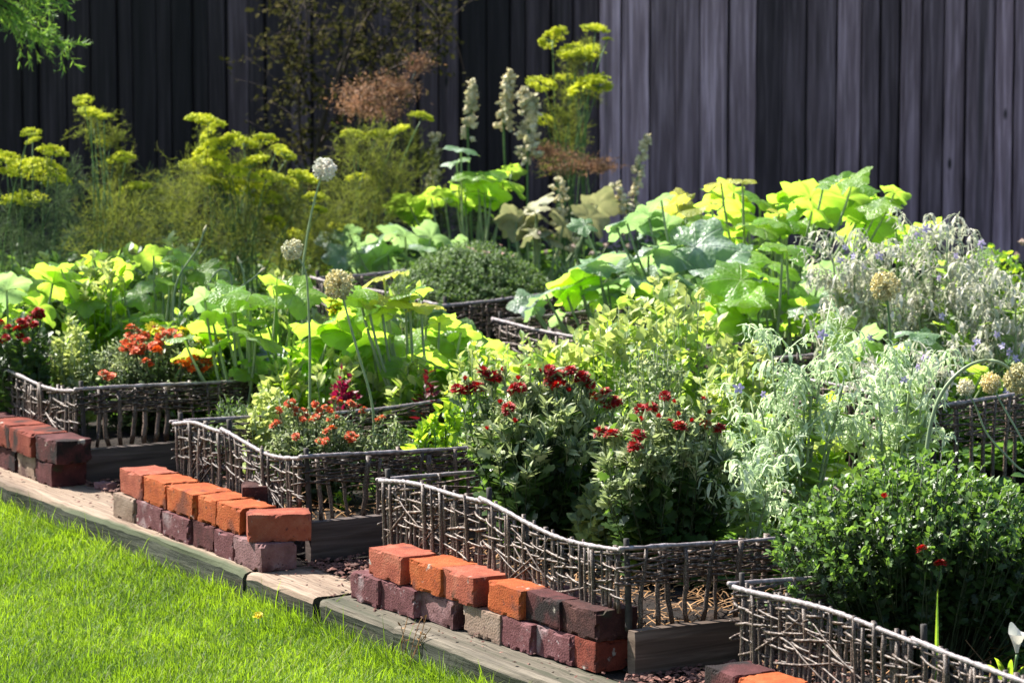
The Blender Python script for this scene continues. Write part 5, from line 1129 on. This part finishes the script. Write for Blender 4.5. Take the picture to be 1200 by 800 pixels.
def conifer():
    B = np.array([-2.75, 11.9, -.02]); root = thing('conifer_tree', 'conifer whose bright drooping branch enters at the top left corner', 'tree', B); rg = np.random.default_rng(6); ms = MB(); mf = MB()
    tubes(ms, smooth_path([(0, 0, -.1), (.02, .03, 1.2), (-.02, .0, 2.6), (0, 0, 4.6)], 20), np.linspace(.11, .02, 20), 10); ms.build('trunk', [MT['bark']], root, True)
    mb_ = MB(); limbs = []
    for i in range(46):
        z = rg.uniform(2.2, 4.4); a = rg.uniform(0, 6.28); L = (4.9 - z) * .42 * rg.uniform(.8, 1.1); limbs.append([np.array([0, 0, z]), np.array([math.cos(a) * L * .55, math.sin(a) * L * .55, z + .1]), np.array([math.cos(a) * L, math.sin(a) * L, z - .18])])
    for tgt in [(74, 52), (66, 42), (58, 30), (58, 8), (28, 20), (18, 8), (72, -6), (40, -14), (8, 2)]:
        e = W(tgt[0], tgt[1], 11.6 + rg.uniform(-.15, .15)) - B; limbs.append([np.array([0, 0, 1.95 + rg.uniform(0, .3)]), np.array([e[0] * .55, e[1] * .5, e[2] + .22]), e])
    Lm = np.array(limbs); P = bez(Lm[:, 0], Lm[:, 1], Lm[:, 2], 12); n = len(P); tubes(mb_, P, np.linspace(.016, .003, 12)[None].repeat(n, 0), 6)
    k = 70; ii = np.arange(n).repeat(k); f = rg.uniform(2.5, 11, n * k); i0 = np.clip(f.astype(int), 0, 10); w = (f - i0)[:, None]; q = P[ii, i0] * (1 - w) + P[ii, i0 + 1] * w; tn = norm(P[ii, i0 + 1] - P[ii, i0]); M = len(q)
    d = norm(tn + rg.normal(0, .55, (M, 3))); d[:, 2] -= .25; L = rg.uniform(.03, .085, M)[:, None]; S = bez(q, q + d * L * .5, q + d * L - NUP * .015, 5); tubes(mb_, S, np.full((M, 5), .001), 3); mb_.build('branches', [MT['bark']], root, True)
    kk = 26; i2 = np.arange(M).repeat(kk); j = rg.integers(0, 5, M * kk); p = S[i2, j] + d[i2] * rg.uniform(-.01, .01, (M * kk, 1)); dd = norm(d[i2] + rg.normal(0, .6, (M * kk, 3))); l = rg.uniform(.016, .032, M * kk)[:, None]
    ribbons(mf, bez(p, p + dd * l * .5, p + dd * l, 3), np.full((M * kk, 3), .0018) * np.array([1, 1, .3]), norm(rg.normal(0, 1, (M * kk, 3)))); mf.build('crown', [MT['conifer']], root)
conifer()

# ------------------------------------------------------------------ small things
B = at(303, 748, ZL); r_ = thing('dandelion', 'tiny yellow dandelion in the lawn below the middle bricks', 'dandelion', B); mb = MB(); tubes(mb, np.array([[0, 0, 0], [.001, 0, .025], [0, 0, .05]]), np.full(3, .0012), 5); mb.build('stem', [MT['stem']], r_, True); link('flower', DAND, r_, (0, 0, .052), (.5, 0, 0), 1.0)
def calla():
    B = at(1182, 822, .05); r_ = thing('calla_lily', 'white calla flower at the bottom right corner beside bright leaves', 'lily', B); mb = MB(); n = 20; V = []; Lp = []; c = W(1192, 752, B[1]) - B
    for k in range(7):
        t = k / 6
        for j in range(n + 1):
            a = 2 * math.pi * j / n; rad = .003 + .014 * t ** 1.5 * (1 + .3 * math.cos(a)); V.append((c[0] + math.cos(a) * rad - .004 * t, c[1] + math.sin(a) * rad, c[2] - .02 + .036 * t + .02 * t ** 2 * max(0, math.cos(a - 2)) ** 3))
    for k in range(6):
        for j in range(n): q = k * (n + 1) + j; Lp += [q, q + 1, q + n + 2, q + n + 1]
    mb.add(V, Lp, [4] * (len(Lp) // 4)); mb.build('flower', [MT['white']], r_, True)
    mb = MB(); tubes(mb, bez(np.zeros((1, 3)), (c * np.array([.8, .8, .5]))[None], (c - NUP * .024)[None], 8), np.full((1, 8), .003), 6); mb.build('stem', [MT['stem']], r_, True)
    mb = MB(); rg = np.random.default_rng(3); e = np.array([W(x, y, B[1] + rg.uniform(-.04, .04)) - B for x, y in [(1155, 778), (1165, 770), (1172, 790), (1200, 780), (1185, 772), (1150, 790)]]); m = len(e)
    ribbons(mb, bez(np.zeros((m, 3)), e * np.array([.4, .4, .9]), e, 8), .007 * np.array([.6, .9, 1, 1, .9, .7, .4, .02])[None].repeat(m, 0), norm(rg.normal(0, .4, (m, 3)) + np.array([.7, .5, 0]))); mb.build('leaves', [MT['basil']], r_, True)
calla()
def dryweed():
    u = u_of(485, -.17, 0); B = UV(u, -.178, ZL + .01); r_ = thing('dry_weed', 'thin dry weed stalks leaning on the timber under the front bricks', 'weed', B); rg = np.random.default_rng(4); mb = MB()
    for (x, y) in [(478, 722), (492, 727), (505, 735), (513, 752), (470, 733), (500, 720), (516, 741)]:
        e = W(x, y, B[1] + rg.uniform(-.03, .03)) - B; P = smooth_path([rg.normal(0, .01, 3) * [1, 1, 0], e * .5 + rg.normal(0, .01, 3), e], 12); tubes(mb, P, np.full(12, .0009), 4)
        k = 5; q = P[rg.integers(5, 12, k)]; stamp(mb, T_NARROW, q, frames(rg.normal(0, 1, (k, 3)), rg.normal(0, 1, (k, 3))), rg.uniform(.008, .016, k))
    mb.build('stalks', [MT['straw']], r_)
dryweed()
# low herbs that cover the ground between the bigger plants
def cover():
    mb = MB(); ms = MB()
    for (u0, u1, v0, v1, z, k, hmax) in [(-.97, -.04, .45, .84, .06, 600, .09), (-2.03, -1.42, .4, .85, .06, 600, .11), (-3.6, -2.7, .35, .87, .06, 900, .13), (-7.5, -3.7, -.0, 1.7, 0, 3500, .2), (-7.5, -4.7, 1.7, 4.2, 0, 3500, .22), (-4.6, -1.3, 2.5, 4.4, 0, 4500, .22), (-2.1, -1.28, 1.75, 2.45, .06, 1000, .15), (-3.3, -2.55, 1.75, 2.45, .06, 900, .15), (-1.2, 1.8, 1.8, 3.2, 0, 1800, .2), (.45, 1.4, .5, .85, .06, 300, .08)]:
        u = RNG.uniform(u0, u1, k); v = RNG.uniform(v0, v1, k); p = C3[None] + E_ * u[:, None] + G_ * v[:, None]; p[:, 2] = z; p = p[p[:, 1] < 14.4]; k = len(p)
        h = hmax * RNG.uniform(.3, 1, k) * (.6 + .4 * np.sin(p[:, 0] * 9) * np.sin(p[:, 1] * 7)); e = p + np.stack([RNG.normal(0, .03, k), RNG.normal(0, .03, k), h], 1)
        P = bez(p, (p + e) / 2 + RNG.normal(0, .008, (k, 3)), e, 5); ribbons(ms, P, np.full((k, 5), .0012), norm(RNG.normal(0, 1, (k, 3)))); q = P[:, 1:].reshape(-1, 3).repeat(2, 0); M = len(q); a = RNG.uniform(0, 6.28, M)
        stamp(mb, T_OVATE, q, frames(np.stack([np.cos(a), np.sin(a), RNG.uniform(-.2, .6, M)], 1), NUP[None] + RNG.normal(0, .35, (M, 3))), RNG.uniform(.02, .05, M))
    mb.v += ms.v; mb.l += [l + mb.n for l in ms.l]; mb.t += ms.t; mb.m += ms.m; mb.u += ms.u
    # second accumulator indices were local to itself: one shift covers all of its blocks
    tag(mb.build('low_herbs', [MT['cover']]), 'low mixed green herbs covering the soil between the larger plants', 'ground cover', kind='stuff')
cover()
